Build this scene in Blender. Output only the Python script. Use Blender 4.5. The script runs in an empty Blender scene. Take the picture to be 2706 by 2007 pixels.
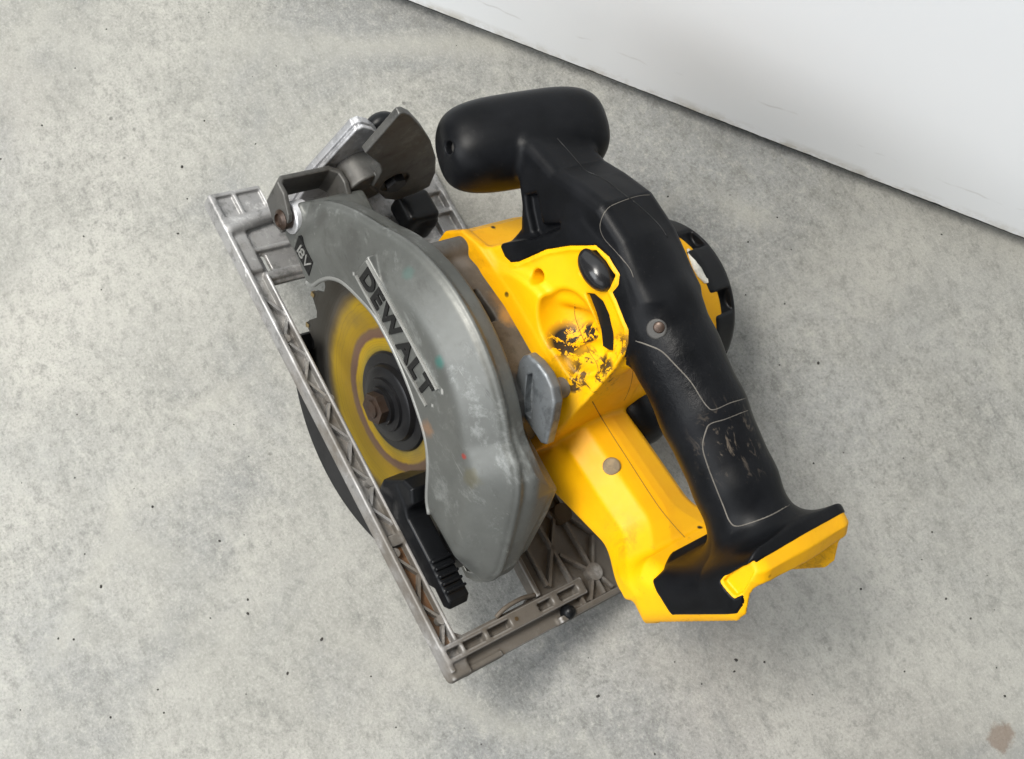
import bpy, bmesh, math, random
import numpy as np
from mathutils import Matrix, Vector

# ------------------------------------------------------------------ camera, world, lights, exposure
sc = bpy.context.scene
ROLL = math.atan2(67.0, 102.0)            # the saw leans: it rests on its lower guard and on the right edge of its shoe
CO, SI = math.cos(ROLL), math.sin(ROLL)
ORG = np.array([140.0, -146.0, 0.0])      # point of the shoe edge that touches the floor (saw millimetres) = world origin
CR = np.array([[-0.47369, -0.750594, 0.460681], [-0.855661, 0.268417, -0.442488], [0.208474, -0.603789, -0.769401]])
CC = np.array([-10.376078, 294.128773, 535.956686])   # camera position in saw millimetres
FPX, PW, PH = 3200.0, 2706.0, 2007.0

def s2w_v(v):
    return Vector((v[0], CO * v[1] - SI * v[2], SI * v[1] + CO * v[2]))
def s2w(p):
    return s2w_v((np.asarray(p, float) - ORG) * 0.001)

cam = bpy.data.cameras.new('camera')
cam.sensor_width = 36.0; cam.lens = FPX / PW * 36.0; cam.clip_start = 0.01; cam.clip_end = 60
co = bpy.data.objects.new('camera', cam); sc.collection.objects.link(co)
cx, cy, cz = s2w_v(CR[0]), s2w_v(-CR[1]), s2w_v(-CR[2])
co.matrix_world = Matrix.Translation(s2w(CC)) @ Matrix((cx, cy, cz)).transposed().to_4x4()
sc.camera = co

w = bpy.data.worlds.new('World'); sc.world = w; w.use_nodes = True
bg = w.node_tree.nodes['Background']; bg.inputs[0].default_value = (0.93, 0.97, 1.0, 1); bg.inputs[1].default_value = 0.15

def area(name, loc, target, sx, sy, power, col, spread=0):
    l = bpy.data.lights.new(name, 'AREA'); l.shape = 'RECTANGLE'; l.size = sx; l.size_y = sy; l.energy = power; l.color = col
    if spread: l.spread = math.radians(spread)
    o = bpy.data.objects.new(name, l); sc.collection.objects.link(o); o.location = loc
    o.rotation_euler = (Vector(target) - Vector(loc)).to_track_quat('-Z', 'Y').to_euler()
    return o
area('ceiling_light', (0.45, 0.36, 1.65), (0.1, 0.0, 0), 0.8, 0.45, 42, (1.0, 0.965, 0.90))
area('wall_fill_left', (0.2, 1.55, 1.45), (0.1, -0.2, 0.1), 1.3, 1.2, 30, (0.94, 0.97, 1.0))  # added fill from the left to brighten the panel; no doorway is known
area('wall_fill_near', (-1.0, 1.2, 1.0), (0.0, -0.2, 0.1), 1.6, 1.2, 10, (0.94, 0.97, 1.0))  # added fill from the camera side to lift the panel; no window there
sc.view_settings.view_transform = 'Standard'; sc.view_settings.look = 'None'
sc.view_settings.exposure = 0.0; sc.view_settings.gamma = 1.0
sc.render.engine = 'CYCLES'

rng = random.Random(7)

# ------------------------------------------------------------------ pixel helpers (photograph pixels -> saw millimetres)
def ray(px):
    return CR.T @ np.array([(px[0] - PW / 2) / FPX, (px[1] - PH / 2) / FPX, 1.0])
def on_axis(px, ax, val):
    v = ray(px); return CC + v * (val - CC[ax]) / v[ax]
def on_floor(px):
    n = np.array([0, SI, CO]); v = ray(px)
    return CC + v * (((ORG - CC) @ n) / (v @ n))
ZR = {1: (500, 200, 2.754), 2: (1100, 200, 2.754), 3: (1300, 500, 3.147), 4: (700, 700, 2.754), 5: (1400, 900, 2.754),
      6: (900, 1200, 2.541), 7: (1550, 1200, 2.754), 13: (540, 520, 5.5075), 14: (860, 900, 5.5075), 15: (1000, 1250, 4.13),
      16: (1300, 1250, 4.13), 17: (1050, 1550, 5.5075)}
def zp(z, p):
    a, b, s = ZR[z]; return (a + p[0] / s, b + p[1] / s)

# ------------------------------------------------------------------ materials
def lin(c):
    return tuple(((v / 255) / 12.92 if v / 255 <= 0.04045 else ((v / 255 + 0.055) / 1.055) ** 2.4) for v in c) + (1,)

class Mat:
    def __init__(self, name):
        self.m = bpy.data.materials.new(name); self.m.use_nodes = True
        self.t = self.m.node_tree; self.b = self.t.nodes['Principled BSDF']
        self.tc = self.n('ShaderNodeTexCoord'); self.co = self.tc.outputs['Object']
    def n(self, typ, **kw):
        x = self.t.nodes.new(typ)
        for k, v in kw.items(): setattr(x, k, v)
        return x
    def put(self, sock, v):
        if hasattr(v, 'is_output'): self.t.links.new(v, sock)
        else: sock.default_value = v
    def noise(self, scale, detail=6, rough=0.6, dist=0.0, vec=None, col=False):
        x = self.n('ShaderNodeTexNoise'); self.t.links.new(vec or self.co, x.inputs['Vector'])
        x.inputs['Scale'].default_value = scale; x.inputs['Detail'].default_value = detail
        x.inputs['Roughness'].default_value = rough; x.inputs['Distortion'].default_value = dist
        return x.outputs['Color' if col else 'Fac']
    def ramp(self, fac, stops):
        x = self.n('ShaderNodeValToRGB'); self.t.links.new(fac, x.inputs[0]); e = x.color_ramp.elements
        while len(e) < len(stops): e.new(0.5)
        for el, (p, c) in zip(e, stops):
            el.position = p; el.color = c if len(c) == 4 else tuple(c) + (1,)
        return x.outputs['Color']
    def step(self, fac, a, b):
        x = self.n('ShaderNodeMapRange'); self.t.links.new(fac, x.inputs[0])
        x.inputs[1].default_value = a; x.inputs[2].default_value = b; x.clamp = True
        return x.outputs[0]
    def math(self, op, a, b=0.0, c=0.0):
        x = self.n('ShaderNodeMath', operation=op); self.put(x.inputs[0], a); self.put(x.inputs[1], b)
        if op in ('MULTIPLY_ADD', 'SMOOTH_MIN'): self.put(x.inputs[2], c)
        return x.outputs[0]
    def mix(self, fac, a, b, blend='MIX'):
        x = self.n('ShaderNodeMix', data_type='RGBA', blend_type=blend); self.put(x.inputs[0], fac)
        self.put(x.inputs[6], a); self.put(x.inputs[7], b)
        return x.outputs[2]
    def dist(self, p, scale=None):      # distance in mm (object space is metres) from saw point p
        x = self.n('ShaderNodeVectorMath', operation='SUBTRACT'); self.t.links.new(self.co, x.inputs[0])
        x.inputs[1].default_value = tuple((np.asarray(p, float) - ORG) * 0.001)
        v = x.outputs[0]
        if scale is not None:
            y = self.n('ShaderNodeVectorMath', operation='MULTIPLY'); self.t.links.new(v, y.inputs[0]); y.inputs[1].default_value = scale; v = y.outputs[0]
        y = self.n('ShaderNodeVectorMath', operation='LENGTH'); self.t.links.new(v, y.inputs[0])
        return self.math('MULTIPLY', y.outputs['Value'], 1000.0)
    def pointy(self, a, b):
        g = self.n('ShaderNodeNewGeometry'); return self.step(g.outputs['Pointiness'], a, b)
    def stretch(self, sv, rot=(0, 0, 0)):
        x = self.n('ShaderNodeMapping'); self.t.links.new(self.co, x.inputs['Vector'])
        x.inputs['Scale'].default_value = sv; x.inputs['Rotation'].default_value = rot
        return x.outputs[0]
    def bump(self, h, strength, dist=0.001):
        x = self.n('ShaderNodeBump'); self.put(x.inputs['Height'], h); x.inputs['Strength'].default_value = strength
        x.inputs['Distance'].default_value = dist
        self.t.links.new(x.outputs[0], self.b.inputs['Normal'])
    def done(self, col=None, rough=None, metal=None, spec=None):
        if col is not None: self.put(self.b.inputs['Base Color'], col)
        if rough is not None: self.put(self.b.inputs['Roughness'], rough)
        if metal is not None: self.put(self.b.inputs['Metallic'], metal)
        if spec is not None: self.put(self.b.inputs['Specular IOR Level'], spec)
        return self.m

def simple(name, col, rough, metal=0.0, spec=0.5, var=0.25, scale=120, bump=0.15):
    M = Mat(name); n1 = M.noise(scale, 6, 0.65); n2 = M.noise(scale * 0.15, 4, 0.6)
    d = tuple(c * (1 - var) for c in col[:3]) + (1,); l = tuple(min(1, c * (1 + var)) for c in col[:3]) + (1,)
    c = M.mix(M.step(n2, 0.35, 0.65), d, l)
    c = M.mix(M.step(n1, 0.55, 0.72), c, d)
    M.bump(n1, bump, 0.0004)
    return M.done(c, M.math('MULTIPLY_ADD', n1, 0.25, rough - 0.12), metal, spec)

# ------------------------------------------------------------------ object helpers
def link(o, parent=None):
    sc.collection.objects.link(o)
    if parent is not None: o.parent = parent
    return o
def mesh_obj(name, V, F, mat, parent, smooth=True):
    me = bpy.data.meshes.new(name)
    me.from_pydata(((np.asarray(V, float) - ORG) * 0.001).tolist(), [], F if isinstance(F, list) else F.tolist())
    me.update()
    if smooth: me.polygons.foreach_set('use_smooth', [True] * len(me.polygons))
    me.materials.append(mat)
    return link(bpy.data.objects.new(name, me), parent)
def bm_obj(name, bm, mat, parent, smooth=False, bevel=0.0, seg=2, ang=40):
    """bm is in saw millimetres"""
    if bevel > 0:
        es = [e for e in bm.edges if len(e.link_faces) == 2 and e.calc_face_angle(0) > math.radians(25)]
        bmesh.ops.bevel(bm, geom=es, offset=bevel, segments=seg, affect='EDGES', profile=0.5, clamp_overlap=True)
    bmesh.ops.recalc_face_normals(bm, faces=bm.faces)
    me = bpy.data.meshes.new(name)
    for v in bm.verts:
        v.co = Vector((np.array(v.co) - ORG) * 0.001)
    bm.to_mesh(me); bm.free()
    me.polygons.foreach_set('use_smooth', [True] * len(me.polygons))
    try: me.set_sharp_from_angle(angle=math.radians(ang))
    except Exception: pass
    me.materials.append(mat)
    return link(bpy.data.objects.new(name, me), parent)
def prism(bm, poly, ax, a, b, jig=None):
    """extrude a polygon given in the two other axes from a to b along axis ax"""
    ks = [k for k in range(3) if k != ax]
    def P(p, v):
        q = [0, 0, 0]; q[ks[0]], q[ks[1]], q[ax] = p[0], p[1], v; return q
    A = [bm.verts.new(P(p, a)) for p in poly]; B = [bm.verts.new(P(p, b)) for p in poly]
    bm.faces.new(A); bm.faces.new(B[::-1]); n = len(poly)
    for i in range(n): bm.faces.new((A[i], B[i], B[(i + 1) % n], A[(i + 1) % n]))
def box(bm, x0, x1, y0, y1, z0, z1):
    prism(bm, [(x0, y0), (x1, y0), (x1, y1), (x0, y1)], 2, z0, z1)
def bar(bm, p, q, wd, z0, z1):
    p, q = np.array(p, float), np.array(q, float); d = (q - p) / np.linalg.norm(q - p); n = np.array([-d[1], d[0]]) * wd / 2
    prism(bm, [tuple(p + n), tuple(q + n), tuple(q - n), tuple(p - n)], 2, z0, z1)
def lathe(bm, c, prof, n=64, a0=0, a1=2 * math.pi):
    """prof = [(radius, y)], turned about the y axis through (c[0], c[1]) in x,z"""
    full = abs(a1 - a0 - 2 * math.pi) < 1e-6; rings = []
    m = n if full else n + 1
    for i in range(m):
        a = a0 + (a1 - a0) * i / n
        rings.append([bm.verts.new((c[0] + r * math.cos(a), y, c[1] + r * math.sin(a))) for r, y in prof])
    for i in range(n if full else n):
        A, B = rings[i], rings[(i + 1) % m]
        for j in range(len(prof) - 1):
            try: bm.faces.new((A[j], A[j + 1], B[j + 1], B[j]))
            except ValueError: pass
    if not full:
        for r in (rings[0], rings[-1]):
            try: bm.faces.new(r)
            except ValueError: pass
    return rings
def lathe_obj(name, c, prof, mat, parent, n=64, cap=True, **kw):
    bm = bmesh.new(); R = lathe(bm, c, prof, n)
    if cap:
        if prof[0][0] > 0.01: bm.faces.new([r[0] for r in R])
        if prof[-1][0] > 0.01: bm.faces.new([r[-1] for r in R])
    bmesh.ops.remove_doubles(bm, verts=bm.verts, dist=0.001)
    return bm_obj(name, bm, mat, parent, ang=35, **kw)
def tube(name, pts, r, mat, parent, n=8, closed=False):
    pts = [np.asarray(p, float) for p in pts]; V = []; F = []; k = len(pts)
    for i, p in enumerate(pts):
        t = pts[(i + 1) % k if closed else min(i + 1, k - 1)] - pts[(i - 1) % k if closed else max(i - 1, 0)]
        t /= np.linalg.norm(t) + 1e-9
        u = np.cross(t, [0.31, 0.2, 0.93]); u /= np.linalg.norm(u); v = np.cross(t, u)
        V += [p + r * (math.cos(2 * math.pi * j / n) * u + math.sin(2 * math.pi * j / n) * v) for j in range(n)]
    for i in range(k if closed else k - 1):
        a, b = i * n, ((i + 1) % k) * n
        F += [(a + j, a + (j + 1) % n, b + (j + 1) % n, b + j) for j in range(n)]
    if not closed: F += [tuple(range(n))[::-1], tuple(range((k - 1) * n, k * n))]
    return mesh_obj(name, V, F, mat, parent)
def catmull(pts, per=6):
    P = [np.asarray(p, float) for p in pts]; P = [2 * P[0] - P[1]] + P + [2 * P[-1] - P[-2]]; out = []
    for i in range(1, len(P) - 2):
        for k in range(per):
            t = k / per
            out.append(0.5 * ((2 * P[i]) + (P[i + 1] - P[i - 1]) * t + (2 * P[i - 1] - 5 * P[i] + 4 * P[i + 1] - P[i + 2]) * t * t
                              + (3 * P[i] - P[i - 1] - 3 * P[i + 1] + P[i + 2]) * t ** 3))
    out.append(P[-2]); return out

# ------------------------------------------------------------------ signed distance modelling
def smin(a, b, k):
    h = np.clip(0.5 + 0.5 * (b - a) / k, 0, 1); return b + (a - b) * h - k * h * (1 - h)
def smax(a, b, k): return -smin(-a, -b, k)
def sd_poly(U, V, poly):
    p = np.asarray(poly, np.float32); n = len(p); d = np.full(U.shape, 1e9, np.float32); s = np.ones(U.shape, np.float32)
    for i in range(n):
        a, b = p[i], p[i - 1]; ex, ey = b - a; wx, wy = U - a[0], V - a[1]
        t = np.clip((wx * ex + wy * ey) / (ex * ex + ey * ey + 1e-9), 0, 1)
        d = np.minimum(d, (wx - ex * t) ** 2 + (wy - ey * t) ** 2)
        c1 = V >= a[1]; c2 = V < b[1]; c3 = ex * wy > ey * wx
        s = np.where((c1 & c2 & c3) | (~c1 & ~c2 & ~c3), -s, s)
    return s * np.sqrt(d)
def sd_ext(d2, T, a, b, r=0.0):
    """extrude a 2D distance along coordinate T from a to b with edge rounding r"""
    w1 = d2 + r; w2 = np.abs(T - (a + b) / 2) - (b - a) / 2 + r
    return np.minimum(np.maximum(w1, w2), 0) + np.sqrt(np.maximum(w1, 0) ** 2 + np.maximum(w2, 0) ** 2) - r
def sd_box(P, c, h, r):
    q = [np.abs(P[i] - c[i]) - h[i] + r for i in range(3)]
    return np.sqrt(sum(np.maximum(v, 0) ** 2 for v in q)) + np.minimum(np.maximum(q[0], np.maximum(q[1], q[2])), 0) - r
def sd_cone(P, a, b, ra, rb):
    a, b = np.asarray(a, float), np.asarray(b, float); ba = b - a; l2 = ba @ ba
    t = np.clip(sum((P[i] - a[i]) * ba[i] for i in range(3)) / l2, 0, 1)
    return np.sqrt(sum((P[i] - a[i] - t * ba[i]) ** 2 for i in range(3))) - (ra + (rb - ra) * t)
def sd_cyl(P, ax, c, r, a, b, rd):
    ks = [k for k in range(3) if k != ax]
    return sd_ext(np.sqrt((P[ks[0]] - c[0]) ** 2 + (P[ks[1]] - c[1]) ** 2) - r, P[ax], a, b, rd)
def sd_ell(P, c, r):
    k0 = np.sqrt(sum(((P[i] - c[i]) / r[i]) ** 2 for i in range(3))) + 1e-6
    k1 = np.sqrt(sum(((P[i] - c[i]) / r[i] ** 2) ** 2 for i in range(3))) + 1e-6
    return k0 * (k0 - 1) / k1

def sdf_mesh(f, lo, hi, h):
    lo, hi = np.asarray(lo, float), np.asarray(hi, float)
    nc = np.ceil((hi - lo) / (4 * h)).astype(int) + 1
    ax = [lo[i] + 4 * h * np.arange(nc[i]) for i in range(3)]
    G = np.meshgrid(*ax, indexing='ij'); C = f([g.astype(np.float32) for g in G]).astype(np.float32)
    dn = np.abs(C) < 4 * h * 1.65
    n = (nc - 1) * 4 + 1
    idx = [np.minimum((np.arange(n[i]) + 2) // 4, nc[i] - 1) for i in range(3)]
    S = np.where(C > 0, 9.0, -9.0).astype(np.float32)[np.ix_(*idx)]
    M = dn[np.ix_(*idx)]; I = np.argwhere(M)
    v = f([(lo[k] + h * I[:, k]).astype(np.float32) for k in range(3)]).astype(np.float32)
    S[M] = v
    s = S < 0
    cells = [slice(None, -1), slice(1, None)]
    cnt = np.zeros(np.array(S.shape) - 1, np.int8)
    for a in cells:
        for b in cells:
            for c in cells: cnt += s[a, b, c]
    act = (cnt > 0) & (cnt < 8); A = np.argwhere(act); vid = np.full(act.shape, -1, np.int64); vid[act] = np.arange(len(A))
    acc = np.zeros((len(A), 3)); num = np.zeros(len(A))
    corners = [(a, b, c) for a in (0, 1) for b in (0, 1) for c in (0, 1)]
    for p in corners:
        for k in range(3):
            if p[k]: continue
            q = list(p); q[k] = 1
            d0 = S[A[:, 0] + p[0], A[:, 1] + p[1], A[:, 2] + p[2]]; d1 = S[A[:, 0] + q[0], A[:, 1] + q[1], A[:, 2] + q[2]]
            m = (d0 < 0) != (d1 < 0); t = np.where(m, d0 / np.where(d0 - d1 == 0, 1, d0 - d1), 0)
            pt = A + np.array(p, float); pt[:, k] += t
            acc[m] += pt[m]; num[m] += 1
    V = lo + h * acc / num[:, None]
    F = []
    for k in range(3):
        u, w_ = (k + 1) % 3, (k + 2) % 3
        sl0 = [slice(None)] * 3; sl1 = [slice(None)] * 3; sl0[k] = slice(None, -1); sl1[k] = slice(1, None)
        s0, s1 = s[tuple(sl0)], s[tuple(sl1)]
        E = np.argwhere(s0 != s1)
        E = E[(E[:, u] > 0) & (E[:, w_] > 0) & (E[:, u] < act.shape[u]) & (E[:, w_] < act.shape[w_])]
        def at(du, dw):
            X = E.copy(); X[:, u] += du; X[:, w_] += dw; return vid[X[:, 0], X[:, 1], X[:, 2]]
        Q = np.stack([at(-1, -1), at(0, -1), at(0, 0), at(-1, 0)], 1)
        fl = ~s0[E[:, 0], E[:, 1], E[:, 2]]
        Q[fl] = Q[fl][:, ::-1]; F.append(Q[(Q >= 0).all(1)])
    F = np.concatenate(F)
    for it in range(1):     # pull the vertices onto the surface
        g = np.zeros_like(V); e = 0.25 * h
        d = f([V[:, i].astype(np.float32) for i in range(3)]).astype(float)
        for k in range(3):
            X = V.copy(); X[:, k] += e; g[:, k] = (f([X[:, i].astype(np.float32) for i in range(3)]) - d) / e
        gn = (g * g).sum(1) + 1e-3
        st = -(np.clip(d, -h, h) / np.maximum(gn, 0.3))[:, None] * g
        L = np.linalg.norm(st, axis=1); st *= (np.minimum(L, 0.6 * h) / (L + 1e-9))[:, None]
        V = V + st
    return V, F
def sdf_obj(name, f, lo, hi, h, mat, parent):
    V, F = sdf_mesh(f, lo, hi, h)
    return mesh_obj(name, V, F, mat, parent)
def march_many(f, pxs, start=350, n=60):
    """follow the camera rays of photograph pixels to a modelled surface; returns saw points"""
    v = np.array([ray(p) for p in pxs]); v /= np.linalg.norm(v, axis=1)[:, None]; t = np.full(len(v), float(start))
    for i in range(n):
        p = CC + v * t[:, None]; d = f([p[:, k].astype(np.float32) for k in range(3)]).astype(float); t += d * 0.8
        if np.abs(d).max() < 0.03: break
    return CC + v * t[:, None]
def march(f, px): return march_many(f, [px])[0]
def normals_at(f, P):
    e = 0.3; P = np.asarray(P, float); g = np.zeros_like(P)
    for k in range(3):
        for sg in (1, -1):
            Q = P.copy(); Q[:, k] += sg * e; g[:, k] += sg * f([Q[:, i].astype(np.float32) for i in range(3)])
    return g / (np.linalg.norm(g, axis=1)[:, None] + 1e-9)
def normal_at(f, p): return normals_at(f, [p])[0]
def pix_poly(z, pts, ax, val):
    """photograph outline of a flat feature -> its own plane"""
    ks = [k for k in range(3) if k != ax]
    return [tuple(on_axis(zp(z, p) if z else p, ax, val)[ks]) for p in pts]

# ------------------------------------------------------------------ setting: floor and white panel
def world_mesh(name, V, F, mat, smooth=False):
    me = bpy.data.meshes.new(name); me.from_pydata([tuple(v) for v in V], [], F); me.update()
    if smooth: me.polygons.foreach_set('use_smooth', [True] * len(me.polygons))
    me.materials.append(mat); return link(bpy.data.objects.new(name, me))

def floor_material():
    M = Mat('concrete')
    wob = M.noise(3, 3, 0.5, col=True)
    v = M.n('ShaderNodeMix', data_type='RGBA'); M.put(v.inputs[0], 0.06); M.put(v.inputs[6], M.co); M.put(v.inputs[7], wob); vec = v.outputs[2]
    big = M.noise(2.2, 5, 0.55, 0.3); mid = M.noise(16, 10, 0.70); fine = M.noise(150, 8, 0.78); grain = M.noise(620, 4, 0.75)
    streak = M.noise(55, 8, 0.72, 0.2, vec=M.stretch((1.0, 2.2, 1), (0, 0, 0.9)))
    patchy = M.math('MULTIPLY_ADD', M.step(M.noise(4.5, 6, 0.6), 0.40, 0.60), 0.55, 0.45)
    cloud = M.noise(6.5, 7, 0.62, 0.4)
    c = M.ramp(big, [(0.30, lin((198, 197, 188))), (0.48, lin((209, 208, 200))), (0.70, lin((195, 198, 198)))])
    pink = M.noise(1.7, 3, 0.5, 0.3, vec=M.stretch((1, 1, 1), (0, 0, 2.0)))
    c = M.mix(M.math('MULTIPLY', M.step(pink, 0.56, 0.72), 0.35), c, lin((208, 194, 184)))
    c = M.mix(M.math('MULTIPLY', M.step(mid, 0.46, 0.64), 0.50), c, lin((170, 170, 163)))
    c = M.mix(M.math('MULTIPLY', M.step(cloud, 0.49, 0.62), 0.65), c, lin((168, 170, 170)))
    c = M.mix(M.math('MULTIPLY', M.step(cloud, 0.47, 0.34), 0.60), c, lin((232, 230, 220)))
    c = M.mix(M.math('MULTIPLY', M.step(streak, 0.52, 0.64), 0.45), c, lin((158, 158, 152)))
    c = M.mix(M.math('MULTIPLY', M.math('MULTIPLY', M.step(fine, 0.525, 0.60), patchy), 0.50), c, lin((136, 136, 131)))
    c = M.mix(M.math('MULTIPLY', M.math('MULTIPLY', M.step(fine, 0.475, 0.40), patchy), 0.50), c, lin((236, 235, 224)))
    c = M.mix(M.math('MULTIPLY', M.math('MULTIPLY', M.step(grain, 0.53, 0.62), patchy), 0.42), c, lin((132, 131, 126)))
    c = M.mix(M.math('MULTIPLY', M.step(grain, 0.46, 0.38), 0.35), c, lin((240, 239, 230)))
    # scattered dark pits
    vo = M.n('ShaderNodeTexVoronoi'); M.t.links.new(vec, vo.inputs['Vector']); vo.inputs['Scale'].default_value = 60
    pit = M.step(vo.outputs['Distance'], 0.09, 0.04)
    pick = M.step(M.noise(9, 3, 0.6), 0.50, 0.62)
    c = M.mix(M.math('MULTIPLY', M.math('MULTIPLY', pit, pick), 0.6), c, lin((96, 95, 90)))
    # pale wandering scratch band in the front part of the floor, faint hair cracks
    wv = M.n('ShaderNodeTexVoronoi', feature='DISTANCE_TO_EDGE'); M.t.links.new(vec, wv.inputs['Vector']); wv.inputs['Scale'].default_value = 2.6
    cr = M.math('MULTIPLY', M.step(wv.outputs['Distance'], 0.022, 0.004), M.step(M.noise(6, 4, 0.6), 0.48, 0.66))
    c = M.mix(M.math('MULTIPLY', cr, 0.6), c, lin((226, 224, 212)))
    for (scl, rot, amt, colr) in ((26, 0.5, 0.55, (232, 230, 220)), (34, 1.3, 0.5, (150, 149, 143)), (18, -0.4, 0.4, (228, 226, 214))):
        sn = M.noise(scl, 5, 0.6, 0.5, vec=M.stretch((0.10, 1.0, 1), (0, 0, rot)))
        sm = M.math('MULTIPLY', M.step(sn, 0.655, 0.70), M.step(M.noise(7, 4, 0.6, vec=M.stretch((1, 1, 1), (0, 0, rot * 3 + 1))), 0.50, 0.62))
        c = M.mix(M.math('MULTIPLY', sm, amt), c, lin(colr))
    # rusty stain
    st = s2w(on_floor((2640, 1950)))
    x = M.n('ShaderNodeVectorMath', operation='DISTANCE'); M.t.links.new(M.co, x.inputs[0]); x.inputs[1].default_value = (st.x, st.y, 0)
    sd = M.math('ADD', x.outputs['Value'], M.math('MULTIPLY', M.noise(90, 6, 0.7), 0.022))
    c = M.mix(M.math('MULTIPLY', M.step(sd, 0.0195, 0.0165), 0.6), c, lin((150, 122, 100)))
    h = M.math('ADD', M.math('MULTIPLY', fine, 0.6), M.math('MULTIPLY', grain, 0.35))
    h = M.math('SUBTRACT', h, M.math('MULTIPLY', M.math('MULTIPLY', pit, pick), 0.5))
    M.bump(h, 0.6, 0.0014)
    hs = M.n('ShaderNodeHueSaturation'); M.t.links.new(c, hs.inputs['Color']); hs.inputs['Value'].default_value = FLOOR_V
    return M.done(hs.outputs[0], M.math('MULTIPLY_ADD', fine, -0.25, 0.72), 0.0, 0.35)
FLOOR_V = 0.46
fl = world_mesh('floor', [(-2.2, -2.4, 0), (2.6, -2.4, 0), (2.6, 2.2, 0), (-2.2, 2.2, 0)], [(0, 1, 2, 3)], floor_material())
fl['kind'] = 'structure'

def panel_material():
    M = Mat('white_panel_paint'); n = M.noise(5, 4, 0.5); f = M.noise(160, 5, 0.6)
    c = M.mix(M.step(n, 0.35, 0.65), (0.885, 0.91, 0.935, 1), (0.905, 0.925, 0.945, 1))
    # object space: x along the edge, z up.  dirt near the lower edge, short scuffs
    s = M.n('ShaderNodeSeparateXYZ'); M.t.links.new(M.co, s.inputs[0])
    low = M.step(s.outputs['Z'], 0.012, 0.0)
    d = M.math('MULTIPLY', low, M.step(M.noise(45, 5, 0.7), 0.42, 0.62))
    c = M.mix(M.math('MULTIPLY', d, 0.75), c, (0.40, 0.36, 0.26, 1))
    # a thin wavy crack line in the paint 10..40 mm above the edge
    wave = M.math('MULTIPLY_ADD', M.noise(7, 4, 0.6, vec=M.stretch((1, 0, 0))), 0.075, -0.002)
    ln = M.step(M.math('ABSOLUTE', M.math('SUBTRACT', s.outputs['Z'], wave)), 0.0013, 0.0003)
    gap = M.step(M.noise(24, 3, 0.6, vec=M.stretch((1, 0, 0))), 0.50, 0.60)
    c = M.mix(M.math('MULTIPLY', M.math('MULTIPLY', ln, gap), 0.25), c, (0.35, 0.33, 0.30, 1))
    sp = M.n('ShaderNodeTexVoronoi'); M.t.links.new(M.stretch((1, 1, 2.2)), sp.inputs['Vector']); sp.inputs['Scale'].default_value = 14
    spk = M.math('MULTIPLY', M.step(sp.outputs['Distance'], 0.045, 0.025), M.step(M.noise(4, 2, 0.5), 0.5, 0.6))
    c = M.mix(M.math('MULTIPLY', spk, 0.7), c, (0.25, 0.24, 0.23, 1))
    M.bump(f, 0.05, 0.0006)
    return M.done(c, 0.42, 0.0, 0.4)

def build_panel():
    n = np.array([0, SI, CO])
    def at_h(px, h):
        v = ray(px); return s2w(CC + v * (((ORG - CC) @ n + h) / (v @ n)))
    GAP = 12.0
    A, B = at_h((1069, 0), GAP), at_h((2706, 632), GAP)
    u = (B - A).normalized(); nrm = Vector((-u.y, u.x, 0))
    if nrm.dot(Vector((0, 0, 0)) - A) < 0: nrm = -nrm
    # local frame: x along edge, y = outwards from the wall, z up
    L0, L1, N = -0.5, 1.3, 900
    r = random.Random(3); V = []; F = []; prof = [(-0.018, 0.0), (-0.0012, 0.0), (0.0, 0.0015), (0.0, 0.05), (0.0, 1.5), (-0.018, 1.5)]
    jz = 0; chip = at_h((2470, 545), GAP); chx = (chip - A).dot(u)
    for i in range(N + 1):
        x = L0 + (L1 - L0) * i / N; jz = 0.6 * jz + r.gauss(0, 0.00012)
        ch = 0.0007 * math.exp(-abs((x - chx) / 0.004) ** 3)
        for (y, z) in prof:
            V.append((x, y, z + (jz + ch if z < 0.01 else 0)))
    m = len(prof)
    for i in range(N):
        for j in range(m):
            a, b = i * m + j, i * m + (j + 1) % m; F.append((a, b, b + m, a + m))
    F.append(tuple(range(m))); F.append(tuple(range(N * m, N * m + m))[::-1])
    o = world_mesh('wall_panel', V, F, panel_material())
    bm = bmesh.new(); bm.from_mesh(o.data); bmesh.ops.recalc_face_normals(bm, faces=bm.faces); bm.to_mesh(o.data); bm.free()
    o.matrix_world = Matrix.Translation(A) @ Matrix((u, nrm, Vector((0, 0, 1)))).transposed().to_4x4()
    o['label'] = 'white painted wall panel with a dirty chipped lower edge above the concrete floor'; o['category'] = 'wall panel'
    # near-black strip under the panel, added as painted shade for the gap
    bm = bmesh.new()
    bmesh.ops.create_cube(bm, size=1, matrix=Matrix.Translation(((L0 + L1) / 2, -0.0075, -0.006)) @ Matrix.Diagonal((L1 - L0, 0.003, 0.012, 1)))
    me = bpy.data.meshes.new('gap_shade_strip'); bm.to_mesh(me); bm.free(); me.materials.append(simple('gap_shade_black', (0.008, 0.008, 0.008, 1), 0.9))
    p = bpy.data.objects.new('gap_shade_strip', me); link(p, o)
build_panel()

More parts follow.
